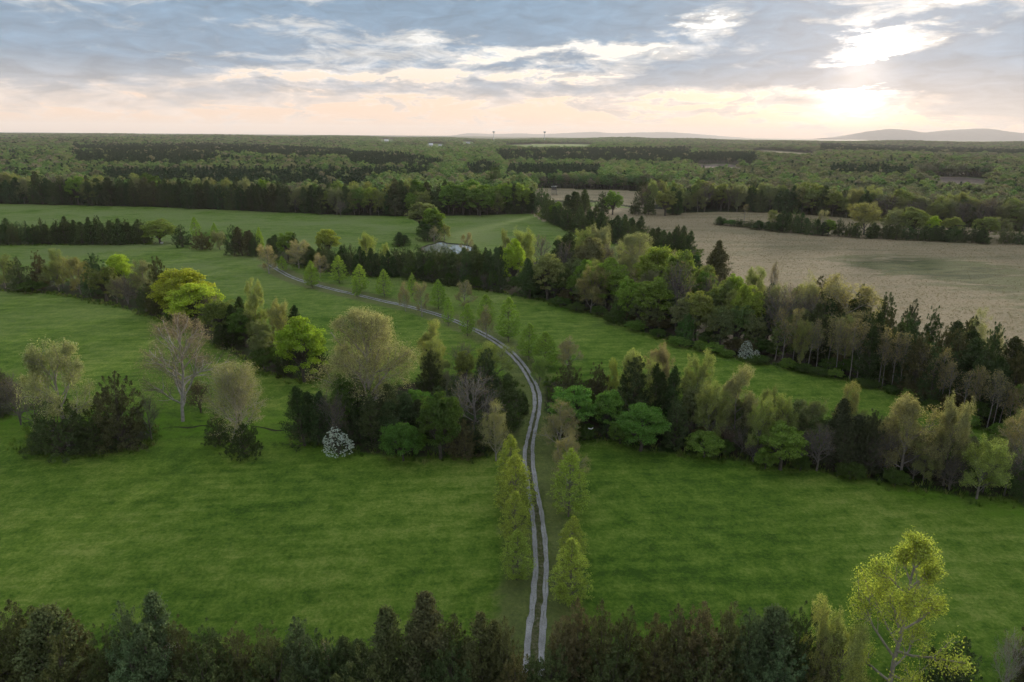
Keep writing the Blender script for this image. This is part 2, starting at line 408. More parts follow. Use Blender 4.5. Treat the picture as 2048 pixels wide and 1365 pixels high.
def build_ground():
    def axis(lo, hi, step, far_lo, far_hi, gk=1.10):
        c = list(np.arange(lo, hi + 0.1, step)); s = step
        while c[-1] < far_hi: s *= gk; c.append(c[-1] + s)
        s = step
        while c[0] > far_lo: s *= gk; c.insert(0, c[0] - s)
        return np.array(c)
    xs = axis(-330, 470, 2.2, -42000, 42000); ys = axis(46, 620, 2.0, -4000, 50000)
    X, Y = np.meshgrid(xs, ys); nx, ny = len(xs), len(ys)
    x, y = X.ravel(), Y.ravel()
    rng = np.random.default_rng(3)
    z = H(x, y)
    near = np.hypot(x, y) < 700
    z = z + np.where(near, 0.16 * np.sin(x / 7.3 + 2 * np.sin(y / 23)) * np.sin(y / 9.1 + x / 31), 0) * 0.0
    idx = np.arange(nx * ny).reshape(ny, nx)
    q = np.stack([idx[:-1, :-1], idx[:-1, 1:], idx[1:, 1:], idx[1:, :-1]], -1).reshape(-1, 4)
    def soft(polys, w):
        o = np.zeros(len(x))
        for p in polys:
            ins = inside(p, x, y); d = seg_dist(p, x, y, True)
            o = np.maximum(o, np.clip(0.5 + np.where(ins, d, -d) / w, 0, 1))
        return o
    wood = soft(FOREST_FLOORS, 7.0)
    tan = soft([TAN], 14.0)
    dip = soft([GREENDIP], 60.0)
    px, py = project(x, y, z)
    edge = np.interp(np.nan_to_num(px, nan=0), EDGE[:, 0], EDGE[:, 1])
    fwd = (y > 60) & np.isfinite(px)
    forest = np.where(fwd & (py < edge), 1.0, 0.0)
    opn = np.zeros(len(x)); cut = np.zeros(len(x)); tanx = np.zeros(len(x))
    px14, py14 = project(x, y, z + 15)
    for k, p in CLEAR.items():
        i = (inside(p, px, py) | inside(p, px14, py14)) & fwd
        opn[i] = 1
        if k.startswith('cut'): cut[i] = 1
        if k in ('stubble', 'tan'): tanx[i] = .9
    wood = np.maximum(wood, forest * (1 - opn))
    tan = np.maximum(tan, tanx) * (1 - forest * (1 - opn))
    dtr = seg_dist(TRACK, x, y)
    verge = np.clip(1.25 - dtr / 7.5, 0, 1) * 1.1
    far = sstep(2500, 5000, np.hypot(x, y)) * (1 - opn)
    # lush strip along the creek in front of the left clump
    creek = gl_([(-200, 850), (0, 835), (330, 855), (460, 860), (590, 858), (700, 880)])
    lush = np.clip(1 - np.maximum(seg_dist(creek, x, y) - 3, 0) / 9.0, 0, 1)
    rck = gl_([(1800, 975), (1950, 1010), (2100, 1030)])
    lush = np.maximum(lush, np.clip(1 - seg_dist(rck, x, y) / 7.0, 0, 1))
    dry = sstep(150, 420, np.hypot(x, y))
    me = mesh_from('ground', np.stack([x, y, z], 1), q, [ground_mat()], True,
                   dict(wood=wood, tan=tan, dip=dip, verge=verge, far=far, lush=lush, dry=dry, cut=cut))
    tag(link('ground', me), kind='structure')
build_ground()

# ------------------------------------------------------------------ gravel track, creek, pond
def gravel_mat():
    m, g = material('pale_gravel')
    geo = g.new('ShaderNodeNewGeometry').outputs['Position']
    n = g.noise(geo, 5.0, 6.0, 0.8); b = g.noise(geo, 0.35, 4.0, 0.6)
    col = g.ramp(g.m('ADD', g.m('MULTIPLY', n, 0.6), g.m('MULTIPLY', b, 0.4)), [(0.32, (0.135, 0.131, 0.125)), (0.5, (0.275, 0.270, 0.265)), (0.68, (0.43, 0.425, 0.42))])
    return finish(m, g, principled(g, col, 0.95, 0.1, (n, 0.6, 0.05)))
def middle_mat():
    m, g = material('grassy_centre_strip')
    geo = g.new('ShaderNodeNewGeometry').outputs['Position']
    n = g.noise(geo, 1.6, 6.0, 0.75)
    col = g.ramp(n, [(0.36, (0.040, 0.060, 0.016)), (0.5, (0.085, 0.085, 0.038)), (0.62, (0.155, 0.145, 0.100)), (0.75, (0.26, 0.25, 0.24))])
    return finish(m, g, principled(g, col, 0.95, 0.05, (n, 0.8, 0.1)))
def strip(line, wfun, z, seed, cols=5):
    rng = np.random.default_rng(seed)
    t = np.gradient(line, axis=0); t /= np.linalg.norm(t, axis=1)[:, None]
    nrm = np.stack([t[:, 1], -t[:, 0]], 1); n = len(line)
    wv = np.array([wfun(i / (n - 1)) for i in range(n)])
    jl = np.convolve(rng.normal(0, .09, n + 2), [.25, .5, .25], 'valid'); jr = np.convolve(rng.normal(0, .09, n + 2), [.3, .4, .3], 'valid')
    V = []
    for k in range(cols):
        f = k / (cols - 1)
        off = -(wv / 2 + jl) * (1 - f) + (wv / 2 + jr) * f
        p = line + nrm * off[:, None]
        V.append(np.column_stack([p, z + 0.02 - 0.04 * math.sin(math.pi * f) + H(p[:, 0], p[:, 1])]))
    V = np.stack(V, 1).reshape(-1, 3); idx = np.arange(n * cols).reshape(n, cols)
    q = np.stack([idx[:-1, :-1], idx[:-1, 1:], idx[1:, 1:], idx[1:, :-1]], -1).reshape(-1, 4)
    return V, q
trk = link('gravel_track', None); tag(trk, kind='structure')
GRV = gravel_mat()
for nm, ln, sd in (('wheel_rut', rutL, 1), ('wheel_rut', rutR, 2)):
    V, q = strip(ln, lambda f: 0.74 + 0.14 * float(sstep(.30, .45, f)) + 0.07 * math.sin(40 * f) + .05 * math.sin(170 * f), 0.07, sd)
    link(nm, mesh_from('wheel_rut', V, q, [GRV], True), trk)
n_ = min(len(rutL), len(rutR))
def resample(l, n):
    d = np.r_[0, np.cumsum(np.linalg.norm(np.diff(l, axis=0), axis=1))]; t = np.linspace(0, d[-1], n)
    return np.stack([np.interp(t, d, l[:, 0]), np.interp(t, d, l[:, 1])], 1)
V, q = strip((resample(rutL, n_) + resample(rutR, n_)) / 2, lambda f: 1.5, 0.035, 5)
link('centre_strip', mesh_from('centre_strip', V, q, [middle_mat()], True), trk)

def soil_mat():
    m, g = material('dark_wet_soil')
    geo = g.new('ShaderNodeNewGeometry').outputs['Position']
    n = g.noise(geo, 1.3, 5.0, 0.7)
    return finish(m, g, principled(g, g.ramp(n, [(.35, (.012, .012, .008)), (.6, (.035, .040, .015))]), 0.9, 0.1))
V, q = strip(smooth(gl_([(325, 858), (350, 855), (380, 856), (405, 852), (430, 855)]), 0.6), lambda f: 0.25 + .5 * math.sin(3.1 * f) ** 2, 0.03, 11, 3)
SOIL = soil_mat()
tag(link('creek_ditch', mesh_from('creek_ditch', V, q, [SOIL])), kind='structure')
V, q = strip(smooth(gl_([(505, 853), (530, 857), (550, 862), (575, 861), (592, 862)]), 0.6), lambda f: 0.25 + .5 * math.sin(3.1 * f) ** 2, 0.03, 12, 3)
tag(link('creek_ditch', mesh_from('creek_ditch', V, q, [SOIL])), kind='structure')

def pond():
    pts = smooth(gl_([(846, 497), (862, 490.5), (871, 488.5), (877, 485.5), (887, 485), (895, 488), (911, 489.5), (930, 491.5), (944, 496), (935, 505), (895, 510), (856, 505), (846, 497)]), 0.8)[:-1]
    m, g = material('still_pond_water')
    geo = g.new('ShaderNodeNewGeometry').outputs['Position']
    finish(m, g, principled(g, (0.24, 0.26, 0.21), 0.05, 0.5, (g.noise(geo, 1.2, 3.0), 0.05, 0.05)))  # pale base colour stands in for part of the bright sky reflection
    n = len(pts); V = np.column_stack([pts, np.full(n, 0.05)])
    me = bpy.data.meshes.new('pond_water'); me.from_pydata([tuple(v) for v in V], [], [tuple(range(n))]); me.materials.append(m)
    tag(link('pond_water', me), kind='structure')
    # muddy bank: a low ring round the water
    c = pts.mean(0); o1 = c + (pts - c) * 1.0; o2 = c + (pts - c) * (1 + 0.9 / np.linalg.norm(pts - c, axis=1)[:, None]); o3 = c + (pts - c) * (1 + 2.6 / np.linalg.norm(pts - c, axis=1)[:, None])
    V = np.concatenate([np.column_stack([o1, np.full(n, 0.03)]), np.column_stack([o2, np.full(n, 0.45)]), np.column_stack([o3, np.full(n, 0.02)])])
    i = np.arange(n); j = (i + 1) % n
    q = np.concatenate([np.stack([i, j, j + n, i + n], 1), np.stack([i + n, j + n, j + 2 * n, i + 2 * n], 1)])
    tag(link('pond_bank', mesh_from('pond_bank', V, q, [SOIL], True)), kind='structure')
pond()

# ------------------------------------------------------------------ tree materials
def leaf_mat(name, col=None, trans=0.42, var=None):
    """foliage: colour comes from the object's own colour, varied leaf by leaf"""
    m, g = material(name)
    oi = g.new('ShaderNodeObjectInfo')
    if var:
        base = g.ramp(oi.outputs['Random'], var, 'LINEAR')
    else:
        base = oi.outputs['Color']
    a = g.new('ShaderNodeAttribute'); a.attribute_name = 'rnd'
    k = g.m('ADD', 0.62, g.m('MULTIPLY', a.outputs['Fac'], 0.76))
    sc = g.vm('SCALE', base); g.l.new(k, sc.node.inputs['Scale'])
    tc = g.new('ShaderNodeTexCoord').outputs['Object']
    hue = g.noise(tc, 0.35, 2.0)
    sc = g.mix(g.lin(hue, 0.35, 0.7, 0.0, 0.55), sc, g.vm('MULTIPLY', sc, (1.16, 1.06, 0.88)))
    d = g.new('ShaderNodeBsdfDiffuse'); g.l.new(sc, d.inputs[0])
    t = g.new('ShaderNodeBsdfTranslucent'); g.l.new(g.vm('MULTIPLY', sc, (1.25, 1.30, 0.70)), t.inputs[0])
    mx = g.new('ShaderNodeMixShader'); mx.inputs[0].default_value = trans
    g.l.new(d.outputs[0], mx.inputs[1]); g.l.new(t.outputs[0], mx.inputs[2])
    return finish(m, g, mx.outputs[0])
LEAF = leaf_mat('leaf_foliage', trans=0.42)
NEEDLE = leaf_mat('cedar_sprays', trans=0.15)
PETAL = leaf_mat('white_petals', trans=0.3)
def bark_mat():
    m, g = material('tree_bark')
    oi = g.new('ShaderNodeObjectInfo')
    tc = g.new('ShaderNodeTexCoord').outputs['Object']
    n = g.noise(tc, 1.8, 4.0, 0.7)
    sc = g.vm('SCALE', oi.outputs['Color']); g.l.new(g.lin(n, 0.3, 0.7, 0.6, 1.3), sc.node.inputs['Scale'])
    return finish(m, g, principled(g, sc, 0.9, 0.1))
BARK = bark_mat()

# ------------------------------------------------------------------ tree geometry
def frusta(segs, sides=4):
    A = np.array([s[0] for s in segs]); B = np.array([s[1] for s in segs]); ra = np.array([s[2] for s in segs]); rb = np.array([s[3] for s in segs])
    d = B - A; d /= np.maximum(np.linalg.norm(d, axis=1), 1e-6)[:, None]
    ref = np.where(np.abs(d[:, 2:3]) > 0.9, np.array([[1., 0, 0]]), np.array([[0., 0, 1.]]))
    u = np.cross(d, ref); u /= np.linalg.norm(u, axis=1)[:, None]; v = np.cross(d, u)
    th = np.arange(sides) * 2 * math.pi / sides
    ring = u[:, None, :] * np.cos(th)[None, :, None] + v[:, None, :] * np.sin(th)[None, :, None]
    lo = A[:, None, :] + ring * ra[:, None, None]; hi = B[:, None, :] + ring * rb[:, None, None]
    V = np.concatenate([lo, hi], 1).reshape(-1, 3); n = len(segs)
    b = (np.arange(n) * 2 * sides)[:, None]; k = np.arange(sides)[None, :]; k2 = (k + 1) % sides
    q = np.stack([b + k, b + k2, b + k2 + sides, b + k + sides], -1).reshape(-1, 4)
    return V, q

def tubes(segs, thick=0.06):
    big = [s for s in segs if s[2] >= thick]; small = [s for s in segs if s[2] < thick]
    Vs, Qs, o = [], [], 0
    for L, sd in ((big, 6), (small, 3)):
        if L:
            V, q = frusta(L, sd); Vs.append(V); Qs.append(q + o); o += len(V)
    return np.concatenate(Vs), np.concatenate(Qs)

def leaves(P, N, size, rng, aspect=0.65, axis=None, jit=0.8):
    """bent diamond leaf-sprays at P, roughly facing N"""
    n = len(P)
    nn = N + rng.normal(0, jit, (n, 3)); nn /= np.linalg.norm(nn, axis=1)[:, None]
    if axis is None: t = rng.normal(0, 1, (n, 3))
    else: t = axis + rng.normal(0, 0.35, (n, 3))
    t -= nn * np.sum(t * nn, 1)[:, None]; t /= np.maximum(np.linalg.norm(t, axis=1), 1e-5)[:, None]
    b = np.cross(nn, t)
    s = (size * rng.uniform(0.4, 1.0, n) ** .8 * 1.5)[:, None]
    a0 = P - t * s * 0.5; a1 = P + b * s * aspect * 0.5 + nn * s * 0.10; a2 = P + t * s * 0.5; a3 = P - b * s * aspect * 0.5 + nn * s * 0.10
    V = np.stack([a0, a1, a2, a3], 1).reshape(-1, 3)
    q = np.arange(4 * n).reshape(n, 4)
    r = np.repeat(rng.uniform(0, 1, n), 4)
    return V, q, r

def unit(v): return v / max(np.linalg.norm(v), 1e-9)

def grow(rng, H_, R_, base, spec, lean=(0, 0), c0=0.55, segs=None, cone=False, lob=1.0):
    """branching skeleton held inside an ellipsoid crown; returns segments and twig ends"""
    segs = [] if segs is None else segs; tips = []
    ctr = np.array([lean[0] * .5, lean[1] * .5, H_ * (base + (1 - base) * c0)]); rz = H_ - ctr[2]; rzl = max(ctr[2] - base * H_ * .55, 0.5)
    ph0 = rng.uniform(0, 6.28, 3)
    def inside_cone(p):
        u = (p[2] - ctr[2]) / (rz if p[2] > ctr[2] else rzl); a = math.atan2(p[1], p[0])
        lobe = 1 + lob * .22 * math.sin(3 * a + ph0[0] + 2 * u) + lob * .14 * math.sin(5 * a + ph0[1] - 5 * u) + lob * .10 * math.sin(9 * u + ph0[2])
        rr_ = R_ * ((math.sqrt(max(1 - u * u, 0)) if cone == 'dome' else (1 - u) ** (cone if isinstance(cone, float) else .85)) if u > 0 else math.sqrt(max(1 - u * u, 0))) * lobe if u < 1 else 0
        return math.hypot(p[0], p[1]) < rr_ + .05
    def room(p, d):
        if cone:
            st_ = H_ * .03; k_ = 0
            while k_ < 20 and inside_cone(p + d * st_ * (k_ + 1)): k_ += 1
            return st_ * k_ + .3
        s = np.array([1 / R_, 1 / R_, 1 / (rz if (p[2] >= ctr[2] or d[2] > 0) else rzl)])
        a = d * s; b = (p - ctr) * s
        A = a @ a; B = 2 * a @ b; Cc = b @ b - 1
        disc = B * B - 4 * A * Cc
        if disc <= 0: return 0.0
        return max((-B + math.sqrt(disc)) / (2 * A), 0.0)
    def go(p, d, L, r, lv):
        sp = spec[lv]; n = sp.get('n', 3); q = p; rr = r; pts = [p]
        for i in range(n):
            d = unit(d + rng.normal(0, sp['wig'], 3) + np.array([0, 0, sp['up']]))
            p1 = q + d * (L / n); r1 = max(r * (1 - (1 - sp.get('tap', .45)) * (i + 1) / n), 0.008)
            segs.append((q, p1, rr, r1)); q = p1; rr = r1; pts.append(q)
            if lv == len(spec) - 1: tips.append((q, d))
        if lv == len(spec) - 1: return
        nx = spec[lv + 1]
        m_ = nx['k']; ph = rng.uniform(0, 6.28)
        for j in range(m_):
            f = nx.get('from', .3) + (1 - nx.get('from', .3)) * (j + rng.uniform(.2, .9)) / m_
            x = f * n; i = min(int(x), n - 1); pp = pts[i] + (pts[i + 1] - pts[i]) * (x - i)
            ph += 2.4 + rng.normal(0, .3)
            ax = unit(pts[i + 1] - pts[i]); uu = unit(np.cross(ax, [0.3, 0.2, 1] if abs(ax[2]) < .95 else [1, 0, 0])); vv = np.cross(ax, uu)
            an = nx['ang'] * rng.uniform(.75, 1.25) * ((1.45 - .75 * f) if lv == 0 else 1.0)
            dd = unit(ax * math.cos(an) + (uu * math.cos(ph) + vv * math.sin(ph)) * math.sin(an))
            Lc = min(nx['len'] * L * rng.uniform(.7, 1.25) * (1.15 - .45 * f), room(pp, dd) * rng.uniform(.85, 1.02))
            if Lc < 0.12: continue
            go(pp, dd, Lc, min(r * nx['rad'] * (1.1 - .4 * f), r * .85), lv + 1)
    go(np.zeros(3), unit(np.array([lean[0] / H_, lean[1] / H_, 1.0])), H_ * spec[0]['len'], H_ * spec[0]['rad'], 0)
    return segs, tips

PROTO = {}
def store(key, crownparts, segs, crown_mat, ccol, bcol, twig=None):
    cv, cq, cr, o = [], [], [], 0
    for V, q, r in crownparts:
        cv.append(V); cq.append(q + o); cr.append(r); o += len(V)
    d = {'ccol': ccol, 'bcol': bcol}
    allv = []
    if cv:
        V = np.concatenate(cv); allv.append(V)
        d['crown'] = mesh_from(key + '_crown', V, np.concatenate(cq), [crown_mat], False, {'rnd': np.concatenate(cr)})
    if twig:
        tw = [s_ for s_ in segs if s_[2] < twig[0]]; segs = [s_ for s_ in segs if s_[2] >= twig[0]]
        V, q = tubes(tw); allv.append(V); d['twigs'] = mesh_from(key + '_twigs', V, q, [BARK], True); d['tcol'] = twig[1]
    V, q = tubes(segs); allv.append(V)
    d['trunk'] = mesh_from(key + '_trunk', V, q, [BARK], True)
    A = np.concatenate(allv)
    d['h'] = float(np.percentile(A[:, 2], 99.8)); rr = np.hypot(A[:, 0], A[:, 1]); up = A[:, 2] > .25 * d['h']
    d['r'] = float(np.percentile(rr[up], 96.0))
    PROTO.setdefault(key.rsplit('_', 1)[0], []).append(d)

def clumps_to_leaves(ctrs, rads, per, size, rng, flat=0.75, surf=0.5, jit=0.7, aspect=0.65):
    ctrs = np.asarray(ctrs); rads = np.asarray(rads)
    c = np.repeat(ctrs, per, 0); r = np.repeat(rads, per)
    d = rng.normal(0, 1, (len(c), 3)); d /= np.linalg.norm(d, axis=1)[:, None]
    d[:, 2] = np.where(d[:, 2] < -0.25, -d[:, 2], d[:, 2])
    rr = r * rng.uniform(0, 1, len(c)) ** surf * np.where(rng.random(len(c)) < .12, rng.uniform(1.0, 1.55, len(c)), 1.0)
    P = c + d * rr[:, None] * np.array([1, 1, flat])
    return leaves(P, d + np.array([0, 0, .35]), size, rng, aspect, None, jit)

# --- red cedar: ragged dark cone, often with several tops
def make_cedar(i, hh, rr, tops, seed, leafn=16000, size=0.21, ccol=(0.030, 0.040, 0.016)):
    rng = np.random.default_rng(seed); segs = []; P = []; N = []; A = []
    for (tx, ty, th, tr) in tops:
        nb = int(120 * th / hh) + 12
        segs.append((np.array([tx * .6, ty * .6, 0]), np.array([tx, ty, th * .6]), .02 * hh, .012 * hh)); segs.append((np.array([tx, ty, th * .6]), np.array([tx, ty, th * .96]), .012 * hh, .02))
        share = leafn // len(tops) // nb
        lump = rng.uniform(.75, 1.2, 9)
        for b in range(nb):
            t = rng.uniform(0.01, 1.0) ** 0.85; ph = rng.uniform(0, 6.283)
            prof = max(1 - t ** 2.1, 0) ** 0.75 * min(1, 0.72 + t * 2.5) * lump[int(ph * 9 / 6.2832) % 9]
            L = tr * prof * rng.uniform(.55, 1.18) + 0.15
            o = np.array([tx, ty, t * th * .96 - .25 * L]); o[2] = max(o[2], .05); d = unit(np.array([math.cos(ph), math.sin(ph), rng.uniform(.2, .85) + .5 * t]))
            e = o + d * L; segs.append((o, e, .02 + .010 * L, .010))
            f = rng.uniform(0.2, 1.05, share) ** .65
            wd = 0.12 + 0.20 * L * (1.15 - f)
            p = o + np.outer(f, d * L) + rng.normal(0, 1, (share, 3)) * wd[:, None] * np.array([1, 1, .8])
            P.append(p); N.append(np.tile(d * .6 + np.array([0, 0, .5]), (share, 1))); A.append(np.tile(d + np.array([0, 0, .6]), (share, 1)))
        k = 60; p = np.column_stack([np.full(k, tx), np.full(k, ty), th * rng.uniform(.86, 1.0, k)]) + rng.normal(0, .13, (k, 3)) * np.array([1, 1, .3])
        P.append(p); N.append(np.tile([0, 0, 1.], (k, 1))); A.append(np.tile([0, 0, 1.], (k, 1)))
    P = np.concatenate(P); P[:, 2] = np.maximum(P[:, 2], .05)
    store('cedar_%d' % i, [leaves(P, np.concatenate(N), size, rng, .5, np.concatenate(A), .8)], segs, NEEDLE, ccol, (0.10, 0.085, 0.07))
make_cedar(0, 10, 2.6, [(0, 0, 10, 2.6)], 1, 14000)
make_cedar(1, 10, 3.0, [(-.9, .3, 10, 2.3), (1.1, -.4, 8.6, 2.2)], 2, 17000)
make_cedar(2, 10, 3.3, [(0, 0, 10, 2.2), (1.5, .6, 8.2, 1.9), (-1.4, -.7, 7.6, 2.1)], 3, 19000)
make_cedar(3, 9, 2.2, [(0, 0, 10, 1.9)], 4, 12000)
make_cedar(5, 12, 2.4, [(0, 0, 12, 2.3), (.9, .5, 10.4, 1.7)], 6, 15000)
make_cedar(4, 10, 3.6, [(-1.8, .2, 9.0, 2.3), (1.4, .4, 10, 2.4), (.2, -1.4, 8.3, 2.3)], 5, 20000)

def make_thicket(i, seed, hh, rr, n=150):
    n = int(n * 2.1); rng = np.random.default_rng(seed); segs = [(np.zeros(3), np.array([0, 0, hh * .8]), .02 * hh, .01)]; P = []; N = []; A = []
    lob = rng.uniform(0, 6.28, 4)
    for k in range(n):
        d = unit(rng.normal(0, 1, 3)); d[2] = abs(d[2]) * 1.1; q = rng.uniform(.12, 1.0) ** .42; a = math.atan2(d[1], d[0])
        m_ = 1 + .18 * math.sin(2 * a + lob[0]) + .14 * math.sin(5 * a + lob[1]) + .10 * math.sin(7 * d[2] + lob[2])
        c = np.array([d[0] * rr * q * m_, d[1] * rr * q * m_, .06 * hh + d[2] * hh * .86 * q * (1 + .10 * math.sin(4 * a + lob[3]))])
        if k % 3 == 0: segs.append((np.array([0, 0, c[2] * .5]), c, .05, .012))
        cr = rng.uniform(.28, .70); m2 = 62
        up = unit(d + np.array([0, 0, .5])); f = rng.uniform(0, 1, m2)
        p = c + np.outer(f - .3, up) * cr * 1.3 + rng.normal(0, 1, (m2, 3)) * (cr * .38 * (1.15 - f))[:, None]
        P.append(p); N.append(np.tile(d * .6 + np.array([0, 0, .4]), (m2, 1))); A.append(np.tile(up, (m2, 1)))
    P = np.concatenate(P); P[:, 2] = np.maximum(P[:, 2], .05)
    store('thicket_%d' % i, [leaves(P, np.concatenate(N), .20, rng, .5, np.concatenate(A), .8)], segs, NEEDLE, (0.034, 0.042, 0.019), (0.10, 0.085, 0.07))
for i in range(6): make_thicket(i, 90 + i, [9, 12, 8.5, 12, 13, 7][i], [3.6, 3.0, 4.0, 2.7, 3.4, 4.4][i], [150, 200, 150, 190, 210, 140][i])

# --- young tulip-poplar: airy cone on a clear stem
def make_poplar(i, seed, n=420, per=34, size=.155):
    rng = np.random.default_rng(seed); hh = 10.0; rr = 2.55; segs = []; ctr = []; rd = []
    p = np.zeros(3); r = .12
    for k in range(8):
        p1 = np.array([rng.normal(0, .05), rng.normal(0, .05), hh * (k + 1) / 8.2]); segs.append((p, p1, r, r * .82)); p = p1; r *= .82
    for k in range(n):
        t = rng.uniform(0.0, 1.0) ** 1.15; z = hh * (.13 + .87 * t)
        prof = (1 - t ** 2.3) ** .85 * min(1, .60 + t * 2.6)
        q = rng.uniform(.25, 1.0) ** .55 * rng.uniform(.88, 1.08)
        ph = rng.uniform(0, 6.283); L = rr * prof * q
        e = np.array([L * math.cos(ph), L * math.sin(ph), z])
        ctr.append(e); rd.append(rng.uniform(.26, .62) * (1.0 - .25 * t))
        if k % 3 == 0:
            o = np.array([0, 0, max(z - L * .75, .1 * hh)]); m_ = (o + e) / 2 + np.array([0, 0, -.08 * L]); segs += [(o, m_, .035, .022), (m_, e, .022, .008)]
    store('poplar_%d' % i, [clumps_to_leaves(ctr, rd, per, size, rng, 1.15, .55, .9)], segs, LEAF, (0.135, 0.205, 0.035), (0.16, 0.14, 0.115))
for i in range(4): make_poplar(i, 20 + i, [340, 310, 370, 280][i])

# --- broad crowned lime-green oak: tiers of domed clumps
def make_oak(i, seed, n=120, hh=10.0, rr=4.4, base=.04, per=200, size=.21, cr=(.62, 1.15), col=(0.190, 0.235, 0.030), key='oak', rag=.92, mat=None, bark=(0.09, 0.08, 0.065)):
    rng = np.random.default_rng(seed); segs = []; ctr = []; rd = []
    zc = hh * (base + (1 - base) * .46); rz = hh - zc; rzl = zc - hh * base
    top = np.array([rng.normal(0, .2), rng.normal(0, .2), zc * .8]); segs.append((np.zeros(3), top * .5, .032 * hh, .027 * hh)); segs.append((top * .5, top, .027 * hh, .02 * hh))
    for k in range(n):
        d = rng.normal(0, 1, 3); d[2] = d[2] if d[2] > -.55 else -d[2] * .6; d = unit(d)
        q = rng.uniform(.25, 1.0) ** .38 * rng.uniform(rag - .14, rag + .06)
        c = np.array([0, 0, zc]) + d * q * np.array([rr, rr, rz if d[2] > 0 else rzl])
        ctr.append(c); rd.append(rng.uniform(*cr) * (1.0 if q > .6 else 1.2))
        if k % 2 == 0:
            o = top * rng.uniform(.45, 1.0); m_ = o + (c - o) * .55 + rng.normal(0, .2, 3); segs += [(o, m_, .012 * hh, .007 * hh), (m_, c, .007 * hh, .012)]
    store('%s_%d' % (key, i), [clumps_to_leaves(ctr, rd, per, size, rng, .72, .33, .65)], segs, mat or LEAF, col, bark)
for i in range(3): make_oak(i, 40 + i)
# looser mid-green broadleaf
for i in range(4): make_oak(i, 60 + i, 130, 10.0, [3.6, 4.2, 3.2, 3.9][i], [.05, .03, .04, .06][i], 125, .23, (.42, .95), (0.080, 0.125, 0.030), 'leafy', .88)
# low rounded bushes
for i in range(2): make_oak(i, 80 + i, 90, 6.0, 4.2, .0, 170, .20, (.55, .95), (0.050, 0.105, 0.024), 'bush', .9)

# --- spring tree just breaking bud: fine twigs with flecks of leaf
SPEC_B = [dict(len=.62, rad=.017, wig=.05, up=.02, n=5, tap=.35),
          dict(k=13, ang=.75, len=.62, rad=.48, wig=.13, up=.05, n=4, tap=.4, **{'from': .12}),
          dict(k=8, ang=.65, len=.55, rad=.5, wig=.16, up=.06, n=3, tap=.4, **{'from': .25}),
          dict(k=6, ang=.6, len=.55, rad=.5, wig=.2, up=.05, n=2, tap=.5, **{'from': .2})]
def make_budding(i, seed, hh=10.0, rr=3.4, base=.12, per=9, size=.16, key='budding', col=(0.150, 0.150, 0.060), bark=(0.17, 0.155, 0.135), spec=SPEC_B, lean=(0, 0), stems=1, spread=.34, mat=None, c0=.55, cone=False, twig=None, lob=1.0):
    cone = cone or 'dome'
    rng = np.random.default_rng(seed); segs = []; tips = []
    for s in range(stems):
        ln = lean if stems == 1 else (rng.uniform(-.12, .12) * hh, rng.uniform(-.12, .12) * hh)
        a, b = grow(rng, hh, rr, base, spec, ln, c0, None, cone, lob); segs += a; tips += b
    parts = []
    if per:
        P = np.array([t[0] for t in tips]); D = np.array([t[1] for t in tips]); n = len(P)
        k = per if per >= 1 else 1
        if per < 1: sel = rng.random(n) < per; P = P[sel]; D = D[sel]
        P = np.repeat(P, k, 0) + rng.normal(0, spread * hh * .05, (len(P) * k, 3)); D = np.repeat(D, k, 0)
        parts = [leaves(P, D * .3 + np.array([0, 0, .6]), size, rng, .6, D, .9)]
    store('%s_%d' % (key, i), parts, segs, mat or LEAF, col, bark, twig)
for i in range(5): make_budding(i, 100 + i, 10.0, [3.4, 3.0, 3.9, 2.6, 3.3][i], [.03, .08, .02, .05, .02][i], [20, 22, 18, 24, 18][i], .125, c0=[.50, .52, .46, .55, .42][i], lob=1.4)
# paler, sparser buds on pale limbs
for i in range(3): make_budding(i, 120 + i, 10.0, [3.8, 3.2, 3.0][i], .14, 12, .105, 'pale', (0.165, 0.150, 0.095), (0.30, 0.275, 0.24), c0=.3, cone=True)
for i in range(2): make_budding(i, 130 + i, 10.0, [3.6, 3.2][i], .10, 19, .11, 'feather', (0.150, 0.155, 0.080), (0.27, 0.25, 0.22), c0=.34, cone=True)
SPEC_V = [dict(len=.70, rad=.012, wig=.06, up=.02, n=6, tap=.35),
          dict(k=9, ang=.55, len=.6, rad=.5, wig=.12, up=.12, n=4, tap=.4, **{'from': .2}),
          dict(k=7, ang=.6, len=.55, rad=.5, wig=.16, up=.06, n=3, tap=.4, **{'from': .25}),
          dict(k=5, ang=.6, len=.55, rad=.5, wig=.2, up=.05, n=2, tap=.5, **{'from': .2})]
make_budding(0, 135, 10.0, 3.6, .02, 8, .105, 'vase', (0.150, 0.140, 0.080), (0.30, 0.275, 0.24), SPEC_V, stems=4, c0=.58)
# leafless grey trees
SPEC_N = [dict(len=.50, rad=.016, wig=.06, up=.02, n=5, tap=.4),
          dict(k=12, ang=.8, len=.75, rad=.5, wig=.13, up=.08, n=4, tap=.4, **{'from': .22}),
          dict(k=8, ang=.6, len=.6, rad=.5, wig=.15, up=.05, n=3, tap=.4, **{'from': .25}),
          dict(k=7, ang=.55, len=.6, rad=.55, wig=.2, up=.04, n=2, tap=.5, **{'from': .15})]
for i in range(3): make_budding(i, 140 + i, 10.0, [4.4, 3.4, 3.8][i], .06, .5, .16, 'bare', (0.10, 0.085, 0.06), (0.135, 0.122, 0.110), SPEC_N, stems=[1, 1, 2][i])
